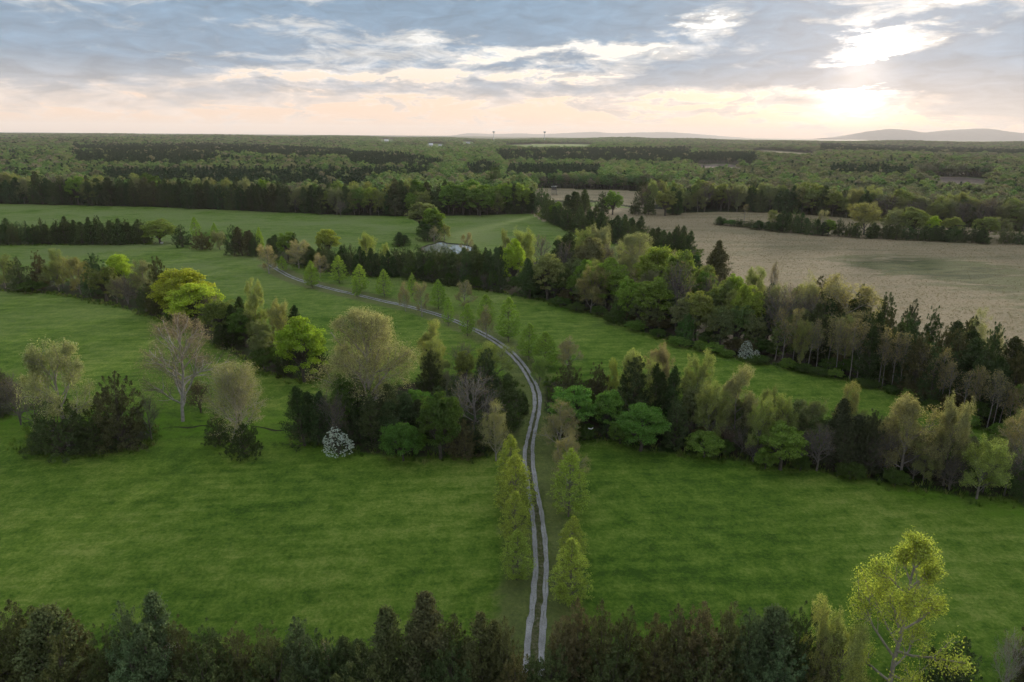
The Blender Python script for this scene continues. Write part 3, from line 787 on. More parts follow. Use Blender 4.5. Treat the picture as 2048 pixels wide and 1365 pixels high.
# tall bare stems of the wood's edge
SPEC_T = [dict(len=.86, rad=.010, wig=.03, up=.03, n=7, tap=.35),
          dict(k=16, ang=.7, len=.26, rad=.42, wig=.14, up=.10, n=3, tap=.4, **{'from': .42}),
          dict(k=6, ang=.65, len=.6, rad=.5, wig=.18, up=.05, n=2, tap=.4, **{'from': .2}),
          dict(k=4, ang=.6, len=.6, rad=.5, wig=.2, up=.05, n=2, tap=.5, **{'from': .2})]
for i in range(3): make_budding(i, 160 + i, 12.0, 2.3, .3, [.8, 2, 1][i], .22, 'stem', (0.14, 0.125, 0.065), (0.19, 0.175, 0.155), SPEC_T, c0=.5)

# --- the white-limbed sycamore and the tall lime tree by the camera, each one of a kind
SPEC_S = [dict(len=.82, rad=.015, wig=.07, up=.02, n=7, tap=.3),
          dict(k=20, ang=.74, len=.55, rad=.55, wig=.15, up=.03, n=5, tap=.4, **{'from': .12}),
          dict(k=9, ang=.6, len=.5, rad=.5, wig=.16, up=.05, n=3, tap=.4, **{'from': .25}),
          dict(k=7, ang=.6, len=.5, rad=.40, wig=.2, up=.04, n=3, tap=.4, **{'from': .2}),
          dict(k=4, ang=.6, len=.7, rad=.42, wig=.2, up=.04, n=1, tap=.5, **{'from': .25})]
make_budding(0, 203, 18.0, 8.6, .12, 2, .13, 'sycamore', (0.165, 0.145, 0.108), (0.33, 0.31, 0.285), SPEC_S, spread=.2, c0=.36, cone=.6, twig=(.035, (.17, .135, .105)))
make_budding(0, 211, 17.0, 7.2, .01, 10, .14, 'bigtan', (0.150, 0.155, 0.088), (0.27, 0.245, 0.215), SPEC_S, spread=.35, c0=.42, lob=1.3, twig=(.03, (.17, .145, .11)))
SPEC_L = [dict(len=.88, rad=.014, wig=.05, up=.03, n=7, tap=.25),
          dict(k=18, ang=.90, len=.52, rad=.5, wig=.13, up=.10, n=4, tap=.4, **{'from': .12}),
          dict(k=9, ang=.6, len=.45, rad=.5, wig=.16, up=.06, n=3, tap=.4, **{'from': .35}),
          dict(k=6, ang=.6, len=.5, rad=.5, wig=.2, up=.05, n=2, tap=.5, **{'from': .2})]
make_budding(0, 228, 14.0, 5.6, .14, 14, .125, 'limetree', (0.180, 0.225, 0.050), (0.235, 0.215, 0.18), SPEC_L, spread=.34, c0=.26, cone=1.25, lob=1.5)
# dogwood in flower: flat tiers of white bracts
def make_dogwood():
    rng = np.random.default_rng(301); segs = []; ctr = []; rd = []
    for k in range(330):
        d = unit(rng.normal(0, 1, 3)); d[2] = abs(d[2]); q = rng.uniform(.7, 1.0)
        e = np.array([d[0] * 2.5 * q, d[1] * 2.5 * q, .7 + d[2] * (3.2 if d[0] < .2 else 2.3) * q]); ctr.append(e); rd.append(rng.uniform(.10, .24))
        if k % 6 == 0: segs.append((np.array([0, 0, e[2] * .45]), e, .03, .01))
    segs.append((np.zeros(3), np.array([.1, 0, 1.6]), .10, .07)); segs.append((np.array([.1, 0, 1.6]), np.array([0, .1, 3.2]), .07, .02))
    store('dogwood_0', [clumps_to_leaves(ctr, rd, 7, .13, rng, .4, .5, .6, .9)], segs, PETAL, (0.50, 0.54, 0.52), (0.10, 0.095, 0.07))
make_dogwood()

# ------------------------------------------------------------------ planting
PRNG = random.Random(7)
NAMES = dict(cedar=('cedar_tree', 'cedar'), poplar=('poplar_tree', 'tree'), oak=('oak_tree', 'tree'), leafy=('broadleaf_tree', 'tree'), bush=('bush', 'bush'),
             budding=('budding_tree', 'tree'), feather=('budding_tree', 'tree'), vase=('budding_tree', 'tree'), thicket=('cedar_tree', 'cedar'), pale=('pale_budding_tree', 'tree'), bare=('bare_tree', 'bare tree'), stem=('slender_bare_tree', 'bare tree'),
             sycamore=('sycamore_tree', 'tree'), bigtan=('budding_tree', 'tree'), limetree=('broadleaf_tree', 'tree'), dogwood=('dogwood_tree', 'dogwood'))
TREE_BASES = []
def place(kind, px, by, ty, hw, label, group=None, col=None, bcol=None, var=None, name=None, cat=None, rot=None, jit=.10, wj=1.0):
    p = ground(px, by); d = ray(px, ty); t = p[1] / d[1]; z = CAM_H + t * d[2]
    h = max(z - p[2], 1.0); r = hw * (p[1] / ray(px, by)[1]) / F * (.98 if kind == 'poplar' else 1.0)
    if kind == 'cedar' and (name == 'thicket' or (name == 'bush') or (hw >= 11 and var != 3 and PRNG.random() < (.9 if by > 1390 else .62 if hw >= 20 else .45))): kind = 'thicket'; var = None
    L = PROTO[kind]
    if var is None or kind in ('cedar', 'thicket'):
        rk = sorted(L, key=lambda q: abs(math.log(q['h'] / q['r'] / (h / (r * 1.1)))) + PRNG.uniform(0, .35)); pr = rk[0]
    else: pr = L[var % len(L)]
    e = link(name or NAMES[kind][0], None, None, tuple(p - np.array([0, 0, .05])))
    e.rotation_euler = (0, 0, PRNG.uniform(0, 6.283) if rot is None else rot)
    wj = 1.22 if kind == 'cedar' else wj
    e.scale = (r / pr['r'] * wj, r / pr['r'] * wj, h / pr['h'])
    tag(e, label, cat or NAMES[kind][1], group)
    jit = .24 if kind in ('cedar', 'thicket') else jit
    k = PRNG.uniform(1 - jit, 1 + jit) * ((2.5 if p[1] > 250 else 1.9) if kind in ('cedar', 'thicket') else 1.0 if kind == 'dogwood' else 1.7); k2 = PRNG.uniform(1 - jit * .6, 1 + jit * .6)
    soft_ = kind in ('budding', 'pale', 'feather', 'vase', 'bigtan')
    tr = link('trunk', pr['trunk'], e); b = bcol or pr['bcol']; tr.color = (b[0] * k2, b[1] * k2, b[2] * k2, 1)
    if 'twigs' in pr:
        c = link('twigs', pr['twigs'], e); c.color = (*pr['tcol'], 1)
    if 'crown' in pr:
        c = link('crown', pr['crown'], e); cc = col or pr['ccol']
        if soft_: cc = tuple(.70 * a + .30 * b_ for a, b_ in zip(cc, (.125, .150, .085)))
        if kind in ('cedar', 'thicket'): cc = (cc[0] * .94, cc[1] * 1.08, cc[2])
        c.color = (cc[0] * k * k2, cc[1] * k, cc[2] * k, 1)
    TREE_BASES.append((p[0], p[1], r))
    return e

OLIVE = (0.128, 0.148, 0.052); YELLOW = (0.150, 0.170, 0.052); TANC = (0.142, 0.142, 0.078); RUST = (0.150, 0.112, 0.070); GREY = (0.128, 0.132, 0.078)
LIME = (0.190, 0.255, 0.035); MID = (0.085, 0.140, 0.030); VIVID = (0.078, 0.152, 0.034); DARKG = (0.045, 0.075, 0.020); SILVER = (0.075, 0.095, 0.052); BROWN = (0.060, 0.048, 0.026)
CEDB = (0.044, 0.040, 0.021)

# avenue of young trees beside the track, nearest first
_U = ['', 'first', 'second', 'third', 'fourth', 'fifth', 'sixth', 'seventh', 'eighth', 'ninth', 'tenth', 'eleventh', 'twelfth', 'thirteenth', 'fourteenth', 'fifteenth', 'sixteenth', 'seventeenth', 'eighteenth', 'nineteenth', 'twentieth']
def nth(n): return _U[n] if n <= 20 else ('twenty-' if n < 30 else 'thirty-') + _U[n % 10] if n % 10 else 'thirtieth'
AV_L = [('poplar', 1034, 1160, 1060, 35, 0), ('poplar', 1030, 1092, 983, 33, 0), ('poplar', 1030, 1034, 910, 40, 0), ('poplar', 1020, 992, 870, 29, 0), ('pale', 992, 922, 800, 35, 1)]
AV_R = [('poplar', 1139, 1212, 1078, 42, 0), ('poplar', 1144, 1122, 1032, 30, 0), ('poplar', 1137, 1034, 897, 38, 0), ('pale', 1132, 982, 862, 40, 1), ('pale', 1115, 905, 800, 42, 1)]
ORD = ['nearest', 'second', 'third', 'fourth', 'fifth', 'sixth', 'seventh', 'eighth', 'ninth', 'tenth', 'eleventh', 'twelfth', 'thirteenth', 'fourteenth', 'fifteenth', 'sixteenth']
for rows, side in ((AV_L, 'left'), (AV_R, 'right')):
    for i, (k, x, b, t, w, pl) in enumerate(rows):
        what = 'pale budding sycamore' if pl else 'leafy yellow-green poplar'
        lab = (f'{what} {"nearest the camera" if i == 0 else ORD[i] + " from the camera"} on the {side} side of the track')
        place(k, x, b, t, w, lab, 'young trees lining the near track', col=(0.190, 0.170, 0.085) if pl else (0.170, 0.215, 0.048))
AV_FAR = [('pale', 1138, 742, 677, 25), ('poplar', 1090, 737, 669, 22), ('poplar', 1058, 720, 652, 20), ('budding', 1078, 772, 715, 14), ('poplar', 1017, 684, 600, 21), ('pale', 974, 678, 616, 16),
          ('poplar', 972, 643, 594, 16), ('poplar', 935, 673, 611, 14), ('pale', 928, 622, 567, 18), ('poplar', 897, 652, 600, 11), ('poplar', 877, 619, 565, 15), ('pale', 844, 634, 568, 15),
          ('pale', 811, 623, 568, 12), ('poplar', 825, 592, 551, 9), ('poplar', 769, 594, 544, 14), ('poplar', 721, 586, 534, 15), ('poplar', 714, 597, 560, 8), ('poplar', 679, 567, 516, 15),
          ('pale', 640, 554, 512, 14), ('poplar', 625, 577, 527, 13), ('poplar', 566, 544, 517, 8), ('pale', 538, 548, 494, 18), ('pale', 598, 537, 485, 22)]
AV_LAB = ['pale budding tree right of the last two poplars before the creek wood', 'leafy poplar second nearest above the creek crossing, beside the pale tree', 'bright conical poplar just past the creek, left of another poplar', 'small olive tree beside the track where it leaves the creek trees',
          'tallest vivid green cone-shaped poplar on the far avenue bend', 'pale twiggy tree beside the tallest green poplar, at track edge', 'green poplar behind the pale twiggy tree on the meadow side', 'slim green poplar on the camera side of the track, left of the pale tree',
          'rounded rusty-pale tree on the meadow side midway along the far avenue', 'thin sparse yellowish poplar standing at the track midway along the bend', 'bright green poplar between two pale trees on the meadow side', 'wider of two neighbouring pale trees on the camera side of the track',
          'smaller of two neighbouring pale trees on the camera side of the track', 'small narrow poplar on the meadow behind the two pale trees', 'green poplar alone on the meadow side, clear trunk, before the cedar hedge', 'full green poplar with a small one at its foot on the far track',
          'tiny poplar at the foot of a fuller one on the far track', 'bright cone-shaped poplar on the meadow side near the far end of the track', 'young pale tree behind a small poplar near the track end', 'lime poplar on the camera side near the far end of the track',
          'tiny poplar close to the far end of the track', 'pale sycamore standing where the far end of the track disappears', 'pale bushy tree against dark cedars near the far end of the track']
for (k, x, b, t, w), lab in zip(AV_FAR, AV_LAB):
    place(k, x, b, t - 5, w * 1.18, lab, 'young trees lining the far track', col=(0.230, 0.190, 0.110) if k == 'pale' else (0.150, 0.220, 0.045))

# left clump by the creek
place('feather', 137, 892, 680, 63, 'tall pale feathery tree rising out of the left dark thicket', col=(0.150, 0.160, 0.085), var=0, bcol=(.30, .28, .25))
place('cedar', 122, 905, 800, 58, 'broad dark thicket under the tall pale feathery tree', var=4, col=(0.036, 0.044, 0.019), name='thicket', cat='thicket')
place('cedar', 196, 903, 815, 40, 'low dark thicket joining the two larger ones at the left clump', var=2, col=(0.038, 0.044, 0.018), name='thicket', cat='thicket')
place('cedar', 246, 895, 748, 54, 'big dark brown-topped cedar thicket on the right of the left clump', var=4, col=CEDB, name='thicket', cat='thicket')
place('bare', 303, 880, 785, 24, 'thin grey leafless tree right beside the dark left thicket', var=1)
place('bare', 72, 862, 770, 42, 'leafless grey shrub tree on the left flank of the dark thicket', var=0)
place('cedar', 2, 832, 730, 26, 'dark brown cedar cut by the left picture edge', var=1, col=CEDB)
place('bare', 42, 850, 745, 34, 'leafless grey tree beside the cedar at the left picture edge', var=2)
place('sycamore', 366, 843, 629, 101, 'large white-limbed sycamore with rusty twigs standing alone on the lush grass', rot=2.0)
place('bare', 402, 826, 756, 30, 'brown leafless bush right behind the white sycamore trunk', var=2, bcol=(.10, .075, .06), name='bare_bush', cat='bush')
place('vase', 482, 897, 725, 62, 'pale multi-stemmed tree rising from a dark bush right of the sycamore', col=(0.160, 0.155, 0.090), var=1, bcol=(.34, .31, .27), wj=.95)
place('cedar', 440, 888, 826, 30, 'dark bush left of the pale multi-stemmed tree base', var=2, col=(.034, .040, .017), name='bush', cat='bush')
place('cedar', 488, 912, 838, 36, 'dark bush round the stems of the pale multi-stemmed tree', var=4, col=(.036, .042, .017), name='bush', cat='bush')

# wood left of the track crossing
place('bigtan', 738, 862, 622, 102, 'huge tan-budded spreading tree above the wood left of the track', rot=.6)
place('leafy', 705, 868, 752, 38, 'dark green leafy tree within the lower crown of the huge tan tree', col=DARKG)
place('cedar', 622, 890, 772, 33, 'dark cedar at the far left end of the wood beside the track', var=2)
place('bare', 664, 893, 775, 36, 'grey twiggy bush right behind the flowering white dogwood', var=0)
place('dogwood', 678, 913, 856, 31, 'white flowering dogwood at the grass edge of the left wood', rot=1.0)
for x, b, t, w in ((722, 878, 775, 36), (766, 880, 778, 38), (800, 885, 790, 30), (838, 880, 800, 30)):
    place('cedar', x, b, t, w, 'dark cedar under the huge tan tree, merged with its neighbours', 'dark cedars under the huge tan tree', col=(.032, .038, .017))
place('leafy', 843, 858, 780, 30, 'bright green leafy tree between the tan tree and the grey bare tree', col=VIVID)
place('bush', 807, 922, 848, 42, 'round dense green bush at the grass edge left of the track', var=0, col=(.058, .118, .026))
place('leafy', 882, 918, 788, 42, 'dark leafy tree hung with green at the grass edge, right of the round bush', col=DARKG)
place('cedar', 925, 915, 842, 34, 'low brown thicket at the grass edge below the grey bare tree', var=4, col=BROWN, name='thicket', cat='thicket')
place('cedar', 968, 905, 830, 34, 'dark thicket behind the pale sycamore left of the track', var=2, name='thicket', cat='thicket')
place('bare', 945, 872, 740, 66, 'big spreading grey leafless tree left of the track crossing', var=0, bcol=(.20, .185, .17))
place('pale', 893, 800, 738, 14, 'narrow pale budding tree poking above the dark trees left of the bare tree', var=1)
place('budding', 866, 770, 640, 27, 'yellow-green budding tree right behind the huge tan tree', col=YELLOW, var=3)
place('budding', 872, 788, 672, 30, 'olive-yellow crown above a dark cedar, right of the huge tan tree', col=YELLOW, var=0)
place('cedar', 862, 806, 700, 27, 'dark upright cedar right of the huge tan tree crown', var=0)
place('bare', 925, 768, 683, 28, 'small grey leafless tree in front of the far track bend', var=1)
place('leafy', 930, 775, 704, 18, 'small yellow-green tree left of the dark cedar by the bend', col=YELLOW)
place('budding', 985, 768, 682, 38, 'lime budding crown leaning over the track where it disappears', col=(0.180, 0.205, 0.050), var=2)
place('cedar', 972, 802, 698, 30, 'spiky dark cedar left of the track, below the lime crown', var=2)
place('cedar', 1016, 862, 748, 21, 'dark cedar close to the left side of the track crossing', var=3)
place('cedar', 1046, 828, 784, 10, 'small black-green cedar touching the left edge of the track', var=0)
place('cedar', 900, 850, 760, 32, 'dark cedar behind the big grey leafless tree', var=1)
place('cedar', 998, 884, 806, 19, 'dark low cedar behind the pale sycamore near the track', var=0)

# creek wood right of the track
place('cedar', 1136, 812, 724, 34, 'broad brownish cedar clump just right of the track crossing', var=4, col=CEDB)
place('cedar', 1192, 835, 726, 32, 'brownish cedar behind the bright green trees right of the track', var=1, col=CEDB)
place('cedar', 1262, 858, 714, 42, 'large dark cedar under a yellow crown, right of the track', var=4)
place('cedar', 1306, 858, 728, 17, 'narrow pointed dark cedar, left one of two right of the yellow crown', var=3)
place('cedar', 1341, 860, 733, 17, 'narrow pointed dark cedar, right one of two right of the yellow crown', var=3)
place('cedar', 1348, 893, 795, 30, 'dark low cedar right of the round green tree', var=2)
place('cedar', 1220, 872, 790, 26, 'black-green cedar in the gap between two bright green trees', var=1)
place('leafy', 1142, 874, 776, 44, 'vivid green rounded tree behind the pale budding tree at the track', col=VIVID, var=1)
place('leafy', 1214, 874, 778, 27, 'narrow vivid green tree left of the round green one', col=VIVID, var=2)
place('oak', 1281, 902, 812, 49, 'round vivid green tree at the field edge, right of the track', col=(.074, .146, .032), var=0)
place('budding', 1268, 848, 698, 40, 'yellow budding crown above the large dark cedar', col=YELLOW, var=2)
place('budding', 1222, 815, 718, 14, 'small bright yellow crown left of the larger yellow crown', col=(.24, .25, .05), var=3)
place('budding', 1314, 806, 688, 24, 'rusty pink budding tree standing behind the yellow crown', col=RUST, var=1)
place('budding', 1382, 850, 702, 34, 'tall yellow-green tree with a dark trunk by the meadow', col=YELLOW, var=0)
place('budding', 1416, 896, 763, 33, 'yellow-green tree with long bare stems above green bushes', col=YELLOW, var=1)
place('budding', 1468, 886, 729, 36, 'tall tan-topped budding tree right of the yellow-green ones', col=TANC, var=3)
place('bush', 1408, 914, 866, 40, 'low green bush at the field edge below long bare stems', var=1, col=MID)
place('bare', 1450, 905, 850, 24, 'brown twiggy bush beside the low green bush', var=2, bcol=(.12, .09, .07), name='bare_bush', cat='bush')
place('budding', 1512, 922, 787, 30, 'green budding tree, left one of the group with dense young leaves', col=(.135, .175, .045), var=0)
place('budding', 1558, 915, 788, 28, 'green-yellow budding tree behind the bright bush at the field edge', col=(.160, .180, .050), var=3)
place('budding', 1528, 884, 771, 16, 'pale narrow crown peeping over the green budding trees', col=OLIVE, var=1)
place('budding', 1612, 905, 796, 30, 'grey-green budding tree left of the narrow tan one', col=(.120, .140, .055), var=2)
place('leafy', 1560, 940, 852, 44, 'bright yellow-green leafy tree at the field edge, full to the ground', col=(.105, .165, .036), var=1)
place('bare', 1633, 942, 850, 34, 'round grey leafless small tree at the field edge', var=1, bcol=(.17, .155, .14))
place('budding', 1680, 905, 765, 26, 'narrow tan-yellow crown above a dark cedar', col=(.190, .170, .065), var=3)
place('cedar', 1678, 938, 808, 37, 'dark twiggy cedar below the narrow tan-yellow crown', var=2, col=(.038, .038, .022))
place('cedar', 1730, 945, 820, 28, 'dark cedar right of the twiggy one at the field edge', var=1, col=(.038, .038, .022))
place('budding', 1712, 900, 812, 18, 'small green-yellow tree right of the narrow tan-yellow crown', col=YELLOW, var=0)
place('budding', 1800, 958, 788, 54, 'large tan-green budding tree with leaning pale trunks at the field edge', col=(.175, .155, .080), var=2, bcol=(.20, .18, .16))
place('bare', 1768, 955, 850, 30, 'dark leafless thicket at the foot of the large tan-green tree', var=0)
place('budding', 1886, 972, 795, 33, 'grey-tan tree with a vine-wrapped trunk in the right creek wood', col=(.150, .140, .075), var=1)
place('budding', 1845, 968, 886, 24, 'low olive tree between the two large grey-tan trees', col=OLIVE, var=0)
place('bare', 1898, 980, 905, 34, 'grey-brown leafless bush below the vine-wrapped tree', var=2, name='bare_bush', cat='bush')
place('budding', 1953, 998, 870, 45, 'rounded yellow-green tree with a clear trunk standing out in the field', col=(.150, .190, .046), var=0)
place('bare', 2008, 992, 885, 32, 'dark leafless tree right of the rounded yellow-green tree', var=1)
place('pale', 2036, 968, 815, 52, 'pale tree with a white leaning limb at the right picture edge', var=0, col=(.20, .165, .085))
place('budding', 2020, 905, 818, 20, 'small yellow crown at the right picture edge', col=YELLOW, var=3)
place('cedar', 2046, 1000, 915, 34, 'low dark bush at the right picture edge below the pale tree', var=4, name='bush', cat='bush', col=(.04, .06, .022))
for x, b, t, w, v in ((1480, 912, 850, 22, 0), (1600, 930, 860, 20, 2), (1650, 925, 850, 18, 0), (1825, 965, 900, 26, 1), (1740, 950, 880, 26, 2), (1965, 985, 915, 26, 1), (1505, 925, 880, 20, 2), (1865, 950, 860, 24, 0)):
    place('bare', x, b, t, w, 'small grey leafless tree tangled in the right creek wood', 'leafless undergrowth trees of the creek wood', var=v)
for k, (x, b, t, w, c) in enumerate(sorted(((1440, 912, 880, 24, DARKG), (1530, 938, 900, 22, MID), (1600, 942, 912, 20, DARKG), (1700, 958, 925, 28, DARKG), (1790, 972, 940, 26, DARKG), (1240, 888, 845, 24, MID), (1170, 880, 850, 20, DARKG)))):
    place('bush', x, b, t, w, f'low green bush, {nth(k + 1)} from left along the field edge of the creek wood', 'low bushes along the creek wood', col=c)

# hedgerow left of the far track
LH = [('budding', 10, 577, 510, 26, 'olive budding tree at the left picture edge in the hedgerow', OLIVE), ('cedar', 45, 582, 514, 24, 'dark cedar second from the left in the long left hedgerow', None), ('cedar', 85, 578, 502, 20, 'tall dark cedar before the olive trees in the left hedgerow', CEDB),
      ('budding', 126, 577, 497, 20, 'olive crown rising behind pale ones, left hedgerow', OLIVE), ('budding', 118, 582, 516, 30, 'pale olive round tree in the left hedgerow', (.15, .165, .055)), ('budding', 162, 589, 514, 27, 'olive-tan tree left of the lone dark cedar in the hedgerow', (.15, .14, .06)),
      ('bush', 66, 584, 562, 28, 'low green bush at the foot of the left hedgerow', DARKG), ('cedar', 197, 592, 507, 25, 'upright dark cedar left of the bright lime tree', None), ('oak', 247, 590, 510, 26, 'lone bright lime tree among dark hedgerow trees at left', LIME),
      ('leafy', 214, 602, 536, 27, 'green-brown tree in front of the upright dark cedar', (.085, .105, .035)), ('bare', 256, 609, 548, 26, 'brownish leafless tree below the lone lime tree', None), ('budding', 235, 606, 555, 18, 'tan budding tree below the lone lime tree', TANC),
      ('budding', 290, 604, 522, 24, 'grey-olive airy tree right of the lone lime tree', GREY), ('cedar', 326, 628, 514, 27, 'tall dark olive cedar left of the two big lime trees', (.055, .058, .026)), ('cedar', 300, 626, 568, 22, 'dark low cedar at the hedgerow foot left of the lime trees', None),
      ('oak', 371, 640, 539, 54, 'larger upper of the two big lime-yellow domed trees', (.185, .215, .032)), ('oak', 395, 652, 566, 52, 'lower nearer of the two big lime-yellow domed trees', LIME), ('bare', 425, 655, 583, 26, 'grey leafless tree on the right of the big lime trees', None),
      ('leafy', 445, 684, 600, 37, 'dull green tree right below the big lime trees', (.085, .115, .034)), ('cedar', 482, 686, 598, 22, 'dark cedar between the two dull green hedgerow trees', None), ('leafy', 494, 694, 618, 34, 'dark green leafy tree right of a cedar in the hedgerow', (.060, .100, .026)),
      ('budding', 516, 694, 560, 26, 'tall airy pale green tree standing above the hedgerow', (.150, .175, .055)), ('budding', 566, 706, 600, 25, 'tan airy tree between the tall pale one and the pointed cedar', (.170, .160, .060)), ('cedar', 596, 708, 612, 17, 'pointed dark cedar behind the last lime tree', None),
      ('budding', 528, 738, 642, 28, 'narrow olive tree in front of the tall airy ones', (.110, .118, .045)), ('oak', 609, 764, 635, 47, 'last lime-topped dark tree at the lower end of the hedgerow', (.130, .190, .026)), ('bush', 535, 742, 692, 32, 'dark low thicket at the foot of the narrow olive tree', DARKG),
      ('cedar', 640, 752, 675, 20, 'dark cedar behind the last lime-topped tree', None), ('cedar', 455, 692, 640, 24, 'dark low cedar at the hedgerow foot below the dull green tree', None), ('bush', 360, 652, 610, 30, 'dark underbrush below the big lime trees', DARKG), ('cedar', 575, 752, 690, 22, 'dark low cedar left of the last lime-topped tree', None)]
for (k, x, b, t, w, lab, c) in LH: place(k, x, b, t, w, lab, col=c)

# cedar hedge and scattered trees at upper left
x = -20; nh = 0
while x < 292:
    nh += 1
    place('cedar', x, 488 + PRNG.uniform(-2, 1), 437 + PRNG.uniform(-6, 7) + (6 if x < 110 else 0), PRNG.uniform(13, 17), f'dark cedar, {nth(nh)} from the left in the long upper left hedge', 'cedars of the long upper left hedge', var=PRNG.choice([0, 1, 2, 1]))
    x += PRNG.uniform(13, 18)
UL = [('oak', 321, 487, 439, 31, 'round pale green tree at the end of the long cedar hedge', (.115, .155, .040)), ('cedar', 365, 495, 450, 17, 'dark cedar just right of the round pale green tree', None), ('poplar', 393, 478, 435, 11, 'small bright poplar behind two dark cedars', None),
      ('cedar', 405, 500, 462, 20, 'low rounded brown cedar below the small bright poplar', CEDB), ('poplar', 431, 482, 446, 9, 'smallest poplar left of the three-topped cedar clump', None), ('budding', 440, 500, 462, 16, 'tan budding tree left of the three-topped cedar clump', TANC),
      ('cedar', 470, 510, 451, 19, 'left top of the dark cedar clump before the track end', None), ('cedar', 492, 512, 455, 19, 'middle dark cedar of the clump before the track end', CEDB), ('cedar', 512, 514, 469, 15, 'right low cedar of the clump before the track end', None), ('bare', 478, 508, 468, 18, 'grey leafless bush within the dark cedar clump', None),
      ('poplar', 522, 512, 455, 9, 'slim poplar right of the dark cedar clump', None), ('cedar', 550, 516, 469, 14, 'dark cedar above the far end of the track', None), ('leafy', 577, 522, 465, 20, 'green leafy tree between cedars above the track end', MID), ('cedar', 592, 524, 466, 12, 'narrow cedar right of the green leafy tree above track end', None),
      ('oak', 657, 512, 459, 23, 'lime willow-shaped tree rising above the cedar row', (.175, .210, .045)), ('budding', 736, 534, 465, 16, 'lime feathery tree above the cedar row, left of the thin one', (.165, .200, .045)), ('budding', 770, 545, 485, 13, 'thin yellow-green tree at the right end of the cedar row', (.160, .190, .045)),
      ('cedar', 801, 492, 466, 16, 'lone dark round cedar on the upper meadow left of the pond', None), ('leafy', 846, 468, 405, 31, 'grey-green round tree heading the clump above the pond', (.105, .125, .055)), ('leafy', 868, 480, 416, 21, 'greener tree on the right of the clump above the pond', MID),
      ('cedar', 858, 482, 440, 20, 'dark low cedar in the clump above the pond', None), ('pale', 868, 486, 452, 15, 'pale twiggy tree at the pond edge', None), ('budding', 889, 480, 448, 13, 'small olive tree right of the clump above the pond', OLIVE), ('pale', 936, 512, 464, 15, 'pale round-crowned tree right of the pond', None)]
for (k, x, b, t, w, lab, c) in UL: place(k, x, b, t, w, lab, col=c)
for nh, (x, b, t, w) in enumerate(sorted(((612, 532, 488, 15), (630, 536, 492, 14), (648, 537, 490, 15), (668, 542, 495, 14), (686, 546, 492, 14), (704, 549, 489, 16), (722, 551, 494, 14), (745, 552, 498, 15), (762, 553, 500, 14), (778, 555, 502, 14), (655, 525, 488, 13), (690, 530, 490, 13)))):
    place('cedar', x, b, t, w, f'dark cedar, {nth(nh + 1)} from the left in the row above the far track', 'cedars in the row above the far track')

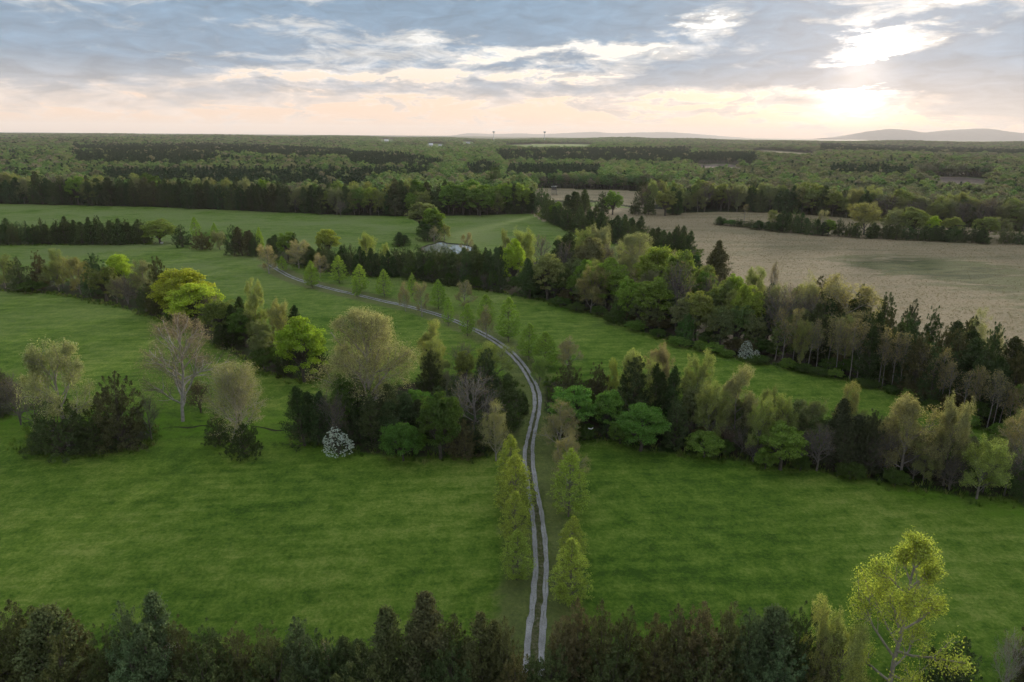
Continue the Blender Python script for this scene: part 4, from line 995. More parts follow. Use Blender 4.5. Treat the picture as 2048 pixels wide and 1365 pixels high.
# dark cedar belt right of the pond
x = 792
while x < 1010:
    f = (x - 792) / 218.0
    place('cedar', x, 553 + 32 * f + PRNG.uniform(-3, 2), 494 + 8 * f + PRNG.uniform(-7, 7), PRNG.uniform(15, 21), 'dark cedar in the front of the belt below the pond', 'front cedars of the belt below the pond', var=PRNG.choice([0, 1, 2, 4]))
    place('cedar', x + 8, 536 + 20 * f + PRNG.uniform(-4, 4), 494 + PRNG.uniform(-4, 8), PRNG.uniform(13, 18), 'dark cedar behind the front of the belt below the pond', 'back cedars of the belt below the pond')
    x += PRNG.uniform(15, 20)
RW = [('oak', 1027, 575, 479, 24, 'bright lime dome above the dark cedar belt', LIME), ('budding', 1046, 560, 456, 27, 'olive-lime crown behind the bright lime dome', (.160, .180, .050)), ('budding', 1010, 545, 459, 14, 'small pale crown left behind the bright lime dome', OLIVE),
      ('leafy', 1095, 600, 506, 31, 'pale grey-green rounded tree at the meadow edge of the wood', (.125, .145, .060)), ('cedar', 1060, 594, 520, 24, 'dark cedar between the lime dome and the pale rounded tree', None), ('cedar', 1136, 572, 464, 18, 'tall dark cedar behind the pale rounded tree', None), ('bare', 1126, 580, 480, 22, 'brown leafless tree behind the pale rounded tree', None),
      ('leafy', 1178, 575, 476, 29, 'grey-olive tree left of the big tan-crowned one', (.105, .105, .055)), ('cedar', 1160, 606, 540, 22, 'dark cedar behind the rusty tree at the meadow edge', None), ('leafy', 1166, 604, 520, 19, 'small bright green crown left of the rusty tree', (.10, .165, .035)), ('leafy', 1146, 608, 550, 14, 'small green tree at the meadow edge left of the rusty one', MID),
      ('bigtan', 1272, 598, 466, 44, 'big tan-crowned tree on the ridge of the right wood', None), ('oak', 1214, 620, 518, 40, 'broad fresh green dome right of the rusty tree', (.115, .165, .035)), ('budding', 1182, 626, 534, 34, 'rusty-olive tree at the meadow edge of the wood', (.150, .120, .050)), ('oak', 1313, 612, 495, 46, 'large mid-green dome right of the big tan crown', (.110, .150, .034)),
      ('leafy', 1302, 660, 555, 37, 'green spreading tree at the meadow edge below the large dome', (.095, .140, .034)), ('leafy', 1258, 648, 556, 27, 'bright green tree left of the spreading one at the meadow edge', (.115, .180, .035)), ('bare', 1350, 662, 518, 33, 'grey leafless tree right of the large mid-green dome', None), ('cedar', 1240, 645, 590, 26, 'dark thicket under the bright green trees of the wood edge', DARKG),
      ('cedar', 1431, 572, 482, 26, 'round-topped dark pine standing out over the tan field', (.045, .045, .022)), ('leafy', 1460, 660, 549, 22, 'bright green crown left of the white dead snag', (.125, .185, .036)), ('leafy', 1390, 682, 584, 28, 'olive tree at the wood edge above the near meadow', (.115, .135, .042)), ('leafy', 1488, 690, 573, 29, 'yellow-green tree with a dark hollow below it', (.130, .170, .036)),
      ('leafy', 1432, 694, 614, 27, 'dull olive tree at the meadow edge left of the dogwood', (.090, .105, .042)), ('budding', 1597, 738, 638, 17, 'narrow olive-topped tree on a long trunk at the wood edge', YELLOW), ('bare', 1553, 700, 568, 42, 'large grey leafless tree in the middle of the right wood', None), ('bare', 1610, 705, 585, 38, 'grey leafless tree right of the largest leafless one', None),
      ('pale', 1672, 705, 556, 72, 'wide straw-coloured twiggy tree against the tan field', (.215, .185, .095)), ('pale', 1600, 690, 543, 38, 'straw-coloured twiggy tree left of the widest one', (.19, .18, .09)), ('sycamore', 1541, 655, 522, 20, 'dead white-limbed snag against the tan field', None), ('budding', 1680, 730, 630, 26, 'olive crown on a forked pale trunk inside the dark cedars', OLIVE),
      ('cedar', 1806, 730, 600, 24, 'tallest dark cedar of the right wood against the tan field', (.048, .044, .026)), ('pale', 1943, 745, 617, 34, 'straw-green tree standing alone on the tan field edge', (.19, .195, .095)), ('pale', 1982, 752, 655, 21, 'smaller straw-green tree beside the lone one on the tan field', (.19, .19, .095)), ('dogwood', 1490, 722, 682, 14, 'white flowering dogwood at the right wood edge', None),
      ('dogwood', 1512, 724, 700, 9, 'tiny white flowering dogwood just right of the other one', None), ('leafy', 2036, 850, 762, 22, 'bright green tree at the right picture edge below the dark wood', (.09, .16, .032)), ('leafy', 1352, 640, 500, 30, 'mid-green tree behind the grey leafless one', (.10, .135, .036)), ('leafy', 1400, 620, 530, 26, 'olive-green tree left of the round-topped pine', (.11, .14, .045)),
      ('cedar', 1510, 690, 600, 24, 'dark cedar right of the yellow-green tree', None), ('cedar', 1370, 690, 628, 22, 'dark thicket at the meadow edge left of the olive tree', DARKG), ('budding', 1240, 575, 488, 22, 'yellowish twiggy tree left of the big tan crown', OLIVE)]
for (k, x, b, t, w, lab, c) in RW: place(k, x, b, t, w, lab, col=c)
wr = np.array(W_RIGHT, float)
fr = np.array([(1005, 587), (1100, 604), (1200, 632), (1348, 686), (1491, 720), (1655, 751), (1790, 784), (1929, 845), (2048, 885), (2250, 960)], float)
bk = np.array([(1005, 530), (1100, 535), (1200, 535), (1300, 550), (1400, 580), (1500, 610), (1600, 645), (1750, 695), (1900, 750), (2048, 805), (2250, 885)], float)
# cedars of the dark right half
for k in range(44):
    x = 1600 + (2110 - 1600) * (k + PRNG.uniform(0, 1)) / 44; f = PRNG.choice([.12, .3, .5, .7, .9]) + PRNG.uniform(-.08, .08)
    yf = np.interp(x, fr[:, 0], fr[:, 1]); yb = np.interp(x, bk[:, 0], bk[:, 1]); b = yf + (yb - yf) * f
    place('cedar', x, b, b - (122 + (x - 1600) * .055) * PRNG.uniform(.82, 1.06) * (1 - .1 * f), PRNG.uniform(24, 34), 'dark cedar crowded into the right half of the right wood', 'dark cedars of the right wood', col=PRNG.choice([(.034, .042, .018), (.045, .043, .020), (.030, .044, .018)]))
for k in range(26):   # mixed filling of the left half
    x = 1080 + (1620 - 1080) * (k + PRNG.uniform(0, 1)) / 26; f = PRNG.uniform(.35, .95)
    yf = np.interp(x, fr[:, 0], fr[:, 1]); yb = np.interp(x, bk[:, 0], bk[:, 1]); b = yf + (yb - yf) * f
    kd = PRNG.choice(['leafy', 'budding', 'bare', 'cedar', 'leafy', 'budding'])
    place(kd, x, b, b - PRNG.uniform(68, 88) * (1 + (x - 1080) / 1500), PRNG.uniform(20, 30), {'leafy': 'green tree filling the middle of the right wood', 'budding': 'olive budding tree filling the middle of the right wood', 'bare': 'grey leafless tree inside the middle of the right wood', 'cedar': 'dark cedar inside the left half of the right wood'}[kd],
          {'leafy': 'green filler trees of the right wood', 'budding': 'budding filler trees of the right wood', 'bare': 'leafless filler trees of the right wood', 'cedar': 'cedars in the left half of the right wood'}[kd], col={'leafy': PRNG.choice([MID, OLIVE, (.09, .12, .04)]), 'budding': PRNG.choice([OLIVE, GREY, YELLOW]), 'bare': None, 'cedar': None}[kd])
for k in range(30):   # slender stems in front
    x = 1545 + (2040 - 1545) * (k + PRNG.uniform(0, 1)) / 30; b = np.interp(x, fr[:, 0], fr[:, 1]) + PRNG.uniform(-10, 0)
    place('stem', x, b, b - PRNG.uniform(85, 125), PRNG.uniform(13, 20), f'slender pale-stemmed leafless tree, {nth(k + 1)} from left along the right wood edge', 'slender stems along the right wood edge')
for k in range(24):
    x = 1090 + (2060 - 1090) * (k + PRNG.uniform(0, 1)) / 24; b = np.interp(x, fr[:, 0], fr[:, 1]) + PRNG.uniform(0, 5)
    place('bush', x, b, b - PRNG.uniform(12, 24), PRNG.uniform(14, 24), f'low green bush, {nth(k + 1)} from left along the meadow edge of the right wood', 'low bushes along the right wood edge', col=PRNG.choice([MID, DARKG, DARKG]))

for k in range(46):   # undergrowth inside the wood
    x = 1030 + (2080 - 1030) * (k + PRNG.uniform(0, 1)) / 46; f = PRNG.uniform(.05, .6)
    yf = np.interp(x, fr[:, 0], fr[:, 1]); yb = np.interp(x, bk[:, 0], bk[:, 1]); b = yf + (yb - yf) * f
    place('bush', x, b, b - PRNG.uniform(24, 44), PRNG.uniform(20, 32), 'dark undergrowth bush between the trunks of the right wood', 'undergrowth bushes of the right wood', col=PRNG.choice([DARKG, (.035, .05, .018), (.05, .048, .024)]))
for k in range(30):   # grey-green crowns closing the gaps of both woods
    x = 1095 + (1640 - 1095) * (k + PRNG.uniform(0, 1)) / 30; f = PRNG.uniform(.04, .45)
    yf = np.interp(x, fr[:, 0], fr[:, 1]); yb = np.interp(x, bk[:, 0], bk[:, 1]); b = yf + (yb - yf) * f
    place('leafy', x, b, b - PRNG.uniform(50, 74) * (1 + (x - 1080) / 1700), PRNG.uniform(19, 28), 'soft grey-green tree in the front ranks of the right wood', 'grey-green front trees of the right wood', col=PRNG.choice([(.085, .105, .048), (.075, .105, .038), (.095, .110, .055)]))
for k in range(13):
    x = 1360 + (1990 - 1360) * (k + PRNG.uniform(0, 1)) / 13; b = np.interp(x, [1110, 1230, 1400, 1560, 1770, 1930, 2048], [860, 860, 885, 910, 940, 965, 975]) - PRNG.uniform(8, 30)
    place('leafy', x, b, b - PRNG.uniform(70, 100), PRNG.uniform(24, 34), 'soft grey-green tree behind the front of the creek wood', 'grey-green back trees of the creek wood', col=PRNG.choice([(.085, .105, .048), (.080, .110, .040), (.095, .110, .055)]))
for k in range(22):
    x = 1120 + (2040 - 1120) * (k + PRNG.uniform(0, 1)) / 22; b = np.interp(x, [1110, 1230, 1400, 1560, 1770, 1930, 2048], [868, 868, 895, 920, 950, 975, 985]) - PRNG.uniform(5, 30)
    place('bush', x, b, b - PRNG.uniform(28, 50), PRNG.uniform(22, 32), 'dark undergrowth bush between the trunks of the creek wood', 'undergrowth bushes of the creek wood', col=PRNG.choice([DARKG, (.035, .05, .018), (.055, .05, .026)]))
for k in range(11):
    x = 812 + 190 * (k + PRNG.uniform(0, 1)) / 11; b = 555 + 32 * (x - 792) / 218.0; kd = PRNG.choice(['bare', 'leafy', 'bush'])
    place(kd, x, b, b - PRNG.uniform(26, 55), PRNG.uniform(12, 18), {'bare': 'brown leafless tree pressed against the cedar belt below the pond', 'leafy': 'dull green tree pressed against the cedar belt below the pond', 'bush': 'green bush at the foot of the cedar belt below the pond'}[kd], {'bare': 'leafless trees before the pond cedar belt', 'leafy': 'green trees before the pond cedar belt', 'bush': 'bushes before the pond cedar belt'}[kd], col=None if kd == 'bare' else DARKG)

# cedar strip dividing green meadow and tan field
for k in range(34):
    f = (k + PRNG.uniform(0, 1)) / 34; x = 1082 + f * 290; b0 = np.interp(x, [1075, 1150, 1290, 1390], [432, 470, 502, 520]); b = b0 - PRNG.uniform(0, 22) * (1 - .3 * f)
    place('cedar', x, b, max(b - PRNG.uniform(40, 52), 392 if 1095 < x < 1128 else 0), PRNG.uniform(13, 18), 'dark cedar in the strip dividing the green meadow from the tan field', 'cedars dividing meadow and tan field')
for (x, b, t, w, c, k, lab) in ((1112, 448, 404, 14, MID, 'leafy', 'green tree among the first cedars of the dividing strip'), (1094, 432, 388, 15, None, 'cedar', 'tall cedar left of the raised hunting stand in front'), (1142, 428, 384, 14, None, 'cedar', 'tall cedar between the hunting stand and the forked one'),
                                (1163, 428, 380, 16, None, 'cedar', 'tallest cedar in front of the stubble clearing'), (1205, 428, 384, 16, None, 'cedar', 'tall cedar right of the tallest one before the stubble clearing'), (1225, 430, 382, 18, MID, 'leafy', 'round green tree among cedars before the stubble clearing'),
                                (1270, 430, 396, 14, CEDB, 'cedar', 'brown cedar right of the round green tree'), (1297, 430, 390, 15, None, 'cedar', 'cedar left of the yellow-green trees on the field edge'), (1330, 432, 382, 20, OLIVE, 'leafy', 'olive tree at the far edge of the tan field'), (1349, 430, 375, 11, None, 'cedar', 'pointed cedar at the far edge of the tan field')):
    place(k, x, b, t, w, lab, col=c)

# hedge across the tan field
HF = [('cedar', 1440, 450, 434, 12), ('bush', 1460, 452, 440, 14), ('cedar', 1478, 454, 438, 14), ('cedar', 1500, 456, 440, 14), ('cedar', 1524, 460, 441, 15), ('cedar', 1566, 464, 422, 16), ('cedar', 1586, 466, 418, 16), ('cedar', 1601, 467, 426, 12),
      ('cedar', 1622, 470, 436, 15), ('cedar', 1640, 471, 440, 13), ('cedar', 1676, 473, 438, 13), ('cedar', 1698, 475, 444, 13), ('cedar', 1712, 476, 446, 11), ('cedar', 1745, 477, 446, 14), ('cedar', 1772, 478, 450, 13), ('cedar', 1790, 479, 448, 14), ('cedar', 1812, 480, 450, 14), ('cedar', 1834, 481, 452, 14),
      ('cedar', 1858, 482, 450, 14), ('cedar', 1880, 483, 452, 13), ('cedar', 1904, 484, 454, 15), ('cedar', 1924, 485, 452, 12), ('cedar', 1944, 486, 450, 12), ('cedar', 1962, 487, 456, 14), ('cedar', 2010, 488, 458, 15), ('cedar', 2034, 489, 460, 14), ('cedar', 2056, 490, 458, 14), ('cedar', 1548, 462, 445, 14)]
for nh, (k, x, b, t, w) in enumerate(sorted(HF, key=lambda q: q[1])): place(k, x, b, t, w, f'dark low evergreen, {nth(nh + 1)} from left in the tan field hedge', 'low evergreens crossing the tan field', name=None if k == 'cedar' else 'bush')
for (k, x, b, t, w, c, lab) in (('budding', 1727, 470, 404, 32, (.19, .17, .07), 'tan umbrella-crowned tree in the hedge crossing the tan field'), ('oak', 1820, 474, 415, 29, (.125, .145, .055), 'round green tree right of the umbrella-crowned one in the hedge'), ('budding', 1780, 472, 418, 24, GREY, 'grey-tan tree between the umbrella crown and the round green tree'),
                                ('leafy', 1656, 472, 440, 13, MID, 'small round green tree in the hedge left of the umbrella crown'), ('oak', 1862, 472, 432, 14, LIME, 'small bright lime tree in the hedge crossing the tan field'), ('leafy', 1900, 474, 434, 20, OLIVE, 'olive tree right of the small bright lime tree'),
                                ('leafy', 1966, 480, 434, 25, (.11, .135, .05), 'broad green tree at the right part of the tan field hedge'), ('budding', 2002, 478, 435, 18, GREY, 'grey tree right of the broad green one in the hedge'), ('pale', 1644, 462, 420, 14, None, 'tan twiggy bush behind the hedge crossing the tan field'), ('budding', 1548, 455, 420, 14, OLIVE, 'small olive tree at the thin part of the tan field hedge'),
                                ('stem', 1488, 445, 408, 9, None, 'dead leaning snag behind the thin part of the hedge')):
    place(k, x, b, t, w, lab, col=c)

# belt of trees along the bottom of the picture
FG = [(-30, 1410, 1222, 60, 1, 0), (18, 1402, 1210, 52, 2, 0), (75, 1405, 1203, 56, 4, 0), (130, 1412, 1218, 52, 1, 1), (168, 1395, 1226, 40, 2, 1), (232, 1420, 1250, 44, 1, 0), (282, 1408, 1204, 42, 0, 2), (328, 1412, 1203, 42, 3, 2), (376, 1405, 1238, 46, 1, 1), (432, 1412, 1246, 50, 2, 0), (488, 1408, 1252, 48, 4, 1), (548, 1404, 1250, 50, 1, 0),
      (612, 1412, 1234, 46, 0, 2), (660, 1406, 1268, 44, 2, 0), (706, 1410, 1292, 44, 4, 0), (752, 1404, 1272, 44, 1, 0), (806, 1410, 1218, 48, 2, 1), (858, 1404, 1188, 44, 3, 3), (908, 1412, 1228, 44, 1, 0), (962, 1406, 1228, 48, 4, 1), (1012, 1412, 1236, 32, 1, 1), (150, 1440, 1270, 70, 4, 0), (420, 1445, 1290, 80, 4, 0), (560, 1450, 1300, 80, 2, 0), (740, 1450, 1315, 80, 4, 0), (900, 1450, 1290, 70, 2, 0), (290, 1450, 1280, 70, 4, 2)]
FGR = [(1118, 1412, 1232, 40, 1, 3), (1150, 1405, 1203, 42, 2, 3), (1195, 1412, 1208, 44, 4, 1), (1245, 1404, 1216, 40, 0, 0), (1300, 1412, 1226, 44, 1, 1), (1345, 1406, 1214, 44, 2, 3), (1385, 1412, 1202, 46, 4, 3), (1440, 1408, 1204, 44, 1, 1), (1482, 1412, 1218, 44, 0, 2), (1528, 1404, 1216, 44, 3, 2), (1578, 1410, 1210, 44, 2, 0), (1630, 1430, 1270, 44, 1, 3),
       (1100, 1450, 1290, 50, 4, 0), (1220, 1450, 1290, 70, 2, 0), (1400, 1450, 1290, 80, 4, 0), (1540, 1450, 1290, 70, 2, 2)]
FC = [(.046, .052, .022), (.060, .056, .026), (.054, .066, .034), (.068, .058, .032)]
FN = ['dark green', 'olive-brown', 'silvery green', 'rusty brown']
fseen = {}
for rows, side in ((FG, 'left'), (FGR, 'right')):
    cnt = {}
    for (x, b, t, w, v, c) in sorted(rows):
        key = (b >= 1440); cnt[key] = cnt.get(key, 0) + 1
        place('cedar', x, b, t, w, f'{FN[c]} cedar, {nth(cnt[key])} from left in the bottom belt {side} of the track' + (', camera side' if key else ''), f'{FN[c]} cedars of the bottom belt {side} of the track', var=v, col=FC[c])
place('cedar', 1062, 1442, 1308, 34, 'dark cedar closing over the near end of the gravel track', col=FC[0])
place('cedar', 1030, 1450, 1300, 40, 'dark cedar left of the hidden near end of the track', col=FC[1])
place('limetree', 1775, 1405, 1072, 106, 'large airy yellow-green tree with pale limbs at lower right', rot=.3)
place('budding', 1612, 1420, 1198, 30, 'narrow straw-yellow tree left of the large airy tree', col=(.185, .195, .060), var=3)
place('budding', 1668, 1430, 1236, 48, 'bushier straw-yellow tree close left of the large airy tree', col=(.175, .190, .055), var=1)
place('cedar', 1893, 1412, 1278, 54, 'isolated dark cedar right below the large airy tree', var=4)
place('bare', 2000, 1400, 1262, 30, 'pale leafless tree near the bottom right corner', var=1, bcol=(.30, .28, .25))
place('cedar', 2052, 1405, 1228, 36, 'dark cedar at the bottom right picture edge', var=1, col=CEDB)
place('bare', 355, 1395, 1268, 26, 'white dead snag poking through the bottom belt at left', var=1, bcol=(.42, .40, .37))
place('stem', 662, 1400, 1280, 18, 'broken pale trunk in the bottom belt left of the track', var=0, bcol=(.40, .37, .33))

# ------------------------------------------------------------------ front of the far wood, tree by tree
def edge_y(x): return float(np.interp(x, EDGE[:, 0], EDGE[:, 1]))
EL = {'cedar': 'dark cedar', 'leafy': 'green leafy tree', 'budding': 'olive budding tree', 'bare': 'grey leafless tree', 'oak': 'bright domed tree'}
def front(x0, x1, step, where, pick, hts, rows, grp):
    x = x0
    while x < x1:
        for r in range(rows):
            k, c = pick(x, r)
            xx = x + PRNG.uniform(-6, 6); b = edge_y(xx) - r * 5.0 - PRNG.uniform(0, 2.0); t = b - PRNG.uniform(*hts) * (1.06 if r else 1.0)
            place(k, xx, b, t, PRNG.uniform(10, 16) if k == 'cedar' else PRNG.uniform(14, 21), f'{EL[k]} {where}{", second rank" if r else ""}', f'{EL[k]}s, {grp}{" second rank" if r else ""}', col=c)
        x += step
def pick_l(x, r):
    u = PRNG.random()
    if u < (.62 if r == 0 else .45): return 'cedar', PRNG.choice([(.026, .036, .017), (.034, .038, .020), (.030, .042, .020)])
    if u < .80: return 'budding', PRNG.choice([GREY, TANC, OLIVE])
    if u < .92: return 'leafy', PRNG.choice([MID, (.11, .15, .045), DARKG])
    return 'bare', None
def pick_c(x, r):
    u = PRNG.random()
    if u < .35: return 'cedar', PRNG.choice([(.028, .040, .018), (.036, .040, .022)])
    if u < .85: return 'leafy', PRNG.choice([MID, (.10, .165, .04), (.07, .12, .03), (.13, .18, .045)])
    return 'budding', PRNG.choice([OLIVE, YELLOW])
def pick_r(x, r):
    u = PRNG.random()
    if u < (.40 if (1500 < x < 1700 and r == 0) else .12): return 'cedar', (.032, .040, .020)
    if u < .62: return 'budding', PRNG.choice([GREY, (.125, .13, .06), OLIVE])
    if u < .85: return 'leafy', PRNG.choice([(.10, .125, .05), (.115, .14, .05), MID])
    return 'bare', None
front(-30, 700, 16, 'in the far wood edge behind the upper left meadow', pick_l, (44, 58), 2, 'front of the far wood at left')
front(705, 1078, 17, 'in the far wood edge above the pond', pick_c, (44, 66), 2, 'front of the far wood in the middle')
front(1288, 2070, 21, 'in the far wood edge behind the tan field', pick_r, (42, 62), 2, 'front of the far wood at right')
for (k, x, b, t, w, c, lab) in (('oak', 960, 432, 372, 27, (.075, .125, .030), 'large round green tree in front of the far wood, right of the pond clump'), ('bare', 682, 434, 398, 13, None, 'small pale leafless tree at the far meadow edge'), ('oak', 1482, 400, 365, 20, (.13, .175, .045), 'bright round tree in the far wood behind the tan field'),
                                ('cedar', 990, 395, 326, 20, None, 'tall dark pine group standing over the middle of the far wood')):
    place(k, x, b, t, w, lab, col=c)

# ------------------------------------------------------------------ the rest of the forest, one mass
def far_tree(name, seed, n_cl, R_, H_, per, size, cone, mats, stemr=.25):
    rng = np.random.default_rng(seed); ctr = []; rd = []
    for k in range(n_cl):
        if cone:
            t = rng.uniform(0, 1); z = H_ * (.42 + .58 * t); a = rng.uniform(0, 6.283); L = R_ * (1 - t) ** .6 * rng.uniform(.4, 1.0)
            ctr.append((L * math.cos(a), L * math.sin(a), z)); rd.append(R_ * .32)
        else:
            d = unit(rng.normal(0, 1, 3)); d[2] = abs(d[2]) if rng.random() < .75 else d[2]; q = rng.uniform(.5, .95)
            ctr.append((d[0] * R_ * q, d[1] * R_ * q, H_ * .60 + d[2] * H_ * .38 * q)); rd.append(R_ * rng.uniform(.26, .42))
    V, q, r = clumps_to_leaves(ctr, rd, per, size, rng, .8, .4, .8)
    tv, tq = frusta([(np.zeros(3), np.array([0, 0, H_ * .7]), stemr, stemr * .5)], 4)
    me = mesh_from(name, np.concatenate([V, tv]), np.concatenate([q, tq + len(V)]), mats, False, {'rnd': np.concatenate([r, np.zeros(len(tv))])}, np.r_[np.zeros(len(q)), np.ones(len(tq))])
    return bpy.data.objects.new(name, me)
FB = leaf_mat('far_broadleaf', trans=.30, var=[(0.0, (0.081, 0.137, 0.063)), (.22, (0.135, 0.206, 0.089)), (.45, (0.177, 0.235, 0.114)), (.65, (0.212, 0.217, 0.139)), (.82, (0.249, 0.231, 0.181)), (1.0, (0.093, 0.111, 0.072))])
FG_ = leaf_mat('far_fresh_broadleaf', trans=.30, var=[(0.0, (0.097, 0.168, 0.072)), (.4, (0.150, 0.244, 0.100)), (.75, (0.195, 0.270, 0.120)), (1.0, (0.219, 0.240, 0.133))])
FO = leaf_mat('far_grey_broadleaf', trans=.25, var=[(0.0, (0.131, 0.150, 0.096)), (.3, (0.182, 0.192, 0.130)), (.6, (0.170, 0.204, 0.112)), (.85, (0.204, 0.196, 0.150)), (1.0, (0.108, 0.119, 0.085))])
FP = leaf_mat('far_pine', trans=.10, var=[(0.0, (0.041, 0.070, 0.044)), (1.0, (0.061, 0.094, 0.055))])
def bark_plain():
    m, g = material('far_bark'); return finish(m, g, principled(g, (.14, .125, .11), .9, .1))
FBK = bark_plain()
P_BROAD = [far_tree('far_broadleaf_shape', 500 + i, 30, [5.2, 5.8, 4.6][i], [16, 17, 18][i], 44, .8, False, [FB, FBK]) for i in range(3)]
P_FRESH = [far_tree('far_fresh_shape', 520 + i, 30, [4.6, 5.2][i], [16, 18][i], 44, .8, False, [FG_, FBK]) for i in range(2)]
P_GREY = [far_tree('far_grey_shape', 540 + i, 30, [5.0, 5.8][i], [15, 16][i], 38, .75, False, [FO, FBK]) for i in range(2)]
P_PINE = [far_tree('far_pine_shape', 560 + i, 22, [2.3, 2.6][i], [17, 18][i], 20, .8, True, [FP, FBK]) for i in range(2)]

def scatter(name, pts, rot, scl, idx, protos, label, cat, sz=None):
    me = bpy.data.meshes.new(name); n = len(pts)
    me.vertices.add(n); me.vertices.foreach_set('co', np.asarray(pts, np.float32).ravel())
    for a, v in (('rot', rot), ('scl', scl), ('sclz', scl if sz is None else sz)):
        at = me.attributes.new(a, 'FLOAT', 'POINT'); at.data.foreach_set('value', np.asarray(v, np.float32))
    at = me.attributes.new('idx', 'INT', 'POINT'); at.data.foreach_set('value', np.asarray(idx, np.int32))
    o = link(name, me); tag(o, label, cat, None, 'stuff')
    ng = bpy.data.node_groups.new(name + '_nodes', 'GeometryNodeTree')
    ng.interface.new_socket('Geometry', in_out='INPUT', socket_type='NodeSocketGeometry'); ng.interface.new_socket('Geometry', in_out='OUTPUT', socket_type='NodeSocketGeometry')
    N = ng.nodes; L = ng.links
    gi = N.new('NodeGroupInput'); go = N.new('NodeGroupOutput'); jn = N.new('GeometryNodeJoinGeometry')
    def attr(nm, ty='FLOAT'):
        a = N.new('GeometryNodeInputNamedAttribute'); a.data_type = ty; a.inputs[0].default_value = nm; return a.outputs[0]
    m2p = N.new('GeometryNodeMeshToPoints'); L.new(gi.outputs[0], m2p.inputs[0])
    cx = N.new('ShaderNodeCombineXYZ'); L.new(attr('rot'), cx.inputs[2]); e2r = N.new('FunctionNodeEulerToRotation'); L.new(cx.outputs[0], e2r.inputs[0])
    sx_ = N.new('ShaderNodeCombineXYZ'); at1 = attr('scl'); L.new(at1, sx_.inputs[0]); L.new(at1, sx_.inputs[1]); L.new(attr('sclz'), sx_.inputs[2]); sa = sx_.outputs[0]; ia = attr('idx', 'INT')
    for k, p in enumerate(protos):
        oi = N.new('GeometryNodeObjectInfo'); oi.inputs[0].default_value = p; oi.inputs['As Instance'].default_value = True
        cmp_ = N.new('FunctionNodeCompare'); cmp_.data_type = 'INT'; cmp_.operation = 'EQUAL'; L.new(ia, cmp_.inputs[2]); cmp_.inputs[3].default_value = k
        ip = N.new('GeometryNodeInstanceOnPoints'); L.new(m2p.outputs[0], ip.inputs['Points']); L.new(cmp_.outputs[0], ip.inputs['Selection']); L.new(oi.outputs['Geometry'], ip.inputs['Instance'])
        L.new(e2r.outputs[0], ip.inputs['Rotation']); L.new(sa, ip.inputs['Scale']); L.new(ip.outputs[0], jn.inputs[0])
    L.new(jn.outputs[0], go.inputs[0])
    md = o.modifiers.new('scatter', 'NODES'); md.node_group = ng
    return o

def forest():
    rng = np.random.default_rng(77); allp = []
    for (d0, d1, sp, sc) in ((480, 1250, 7.2, 1.05), (1250, 2600, 10.5, 1.38), (2600, 7800, 22.0, 2.6)):
        ax = np.arange(-d1 * .95, d1 * .95, sp); ay = np.arange(100, d1, sp)
        X, Y = np.meshgrid(ax, ay); x = X.ravel() + rng.uniform(-.42, .42, X.size) * sp; y = Y.ravel() + rng.uniform(-.42, .42, X.size) * sp
        r = np.hypot(x, y); k = (r > d0) & (r <= d1) & (np.abs(np.arctan2(x, y)) < rad(43)); x, y = x[k], y[k]
        allp.append(np.column_stack([x, y, H(x, y), np.full(len(x), sc)]))
    A = np.concatenate(allp); x, y, z, sc = A.T
    px, py = project(x, y, z); pt = project(x, y, z + 15); pm = project(x, y, z + 8)
    keep = py < np.interp(px, EDGE[:, 0], EDGE[:, 1]) - 5.5
    for p in CLEAR.values():
        keep &= ~(inside(p, px, py) | inside(p, *pt) | inside(p, *pm))
    pine = np.zeros(len(x), bool)
    for p in PINE: pine |= inside(p, *pt)
    wob = np.sin(x / 90 + 2 * np.sin(y / 140)) * np.sin(y / 120 + x / 300)
    left = sstep(1150, 1450, px)
    u = rng.random(len(x))
    fresh = (u < np.clip(.35 + .35 * wob + .25 * ((px > 620) & (px < 1400)), .05, .9))
    kind = np.where(pine, 3, np.where(rng.random(len(x)) < left * .75, 2, np.where(fresh, 1, 0)))
    # a few broadleaves stray into the pines and dark pines into the rest
    st = rng.random(len(x)); kind = np.where((kind == 3) & (st < .03), 0, kind)
    kind = np.where((kind < 3) & (st > np.where(px < 700, .72, .93)), 3, kind)
    rot = rng.uniform(0, 6.283, len(x)); s = sc * rng.uniform(.78, 1.22, len(x)); s = np.where(kind == 3, s * .95, s); szz = s / sc * np.where(sc > 1.2, 1.1, 1.0)
    for kd, nm, pr, lab in ((0, 'mixed_forest', P_BROAD, 'mixed budding broadleaf forest filling the far left and middle distance'), (1, 'fresh_forest', P_FRESH, 'fresh green broadleaf forest in drifts across the distance'),
                            (2, 'grey_forest', P_GREY, 'grey-olive barely budding forest on the right behind the tan field'), (3, 'pine_forest', P_PINE, 'dark pine plantation blocks across the far forest')):
        i = keep & (kind == kd)
        scatter(nm, np.column_stack([x, y, z - .2])[i], rot[i], s[i], rng.integers(0, len(pr), i.sum()), pr, lab, 'forest', szz[i])
        print(nm, int(i.sum()))
forest()

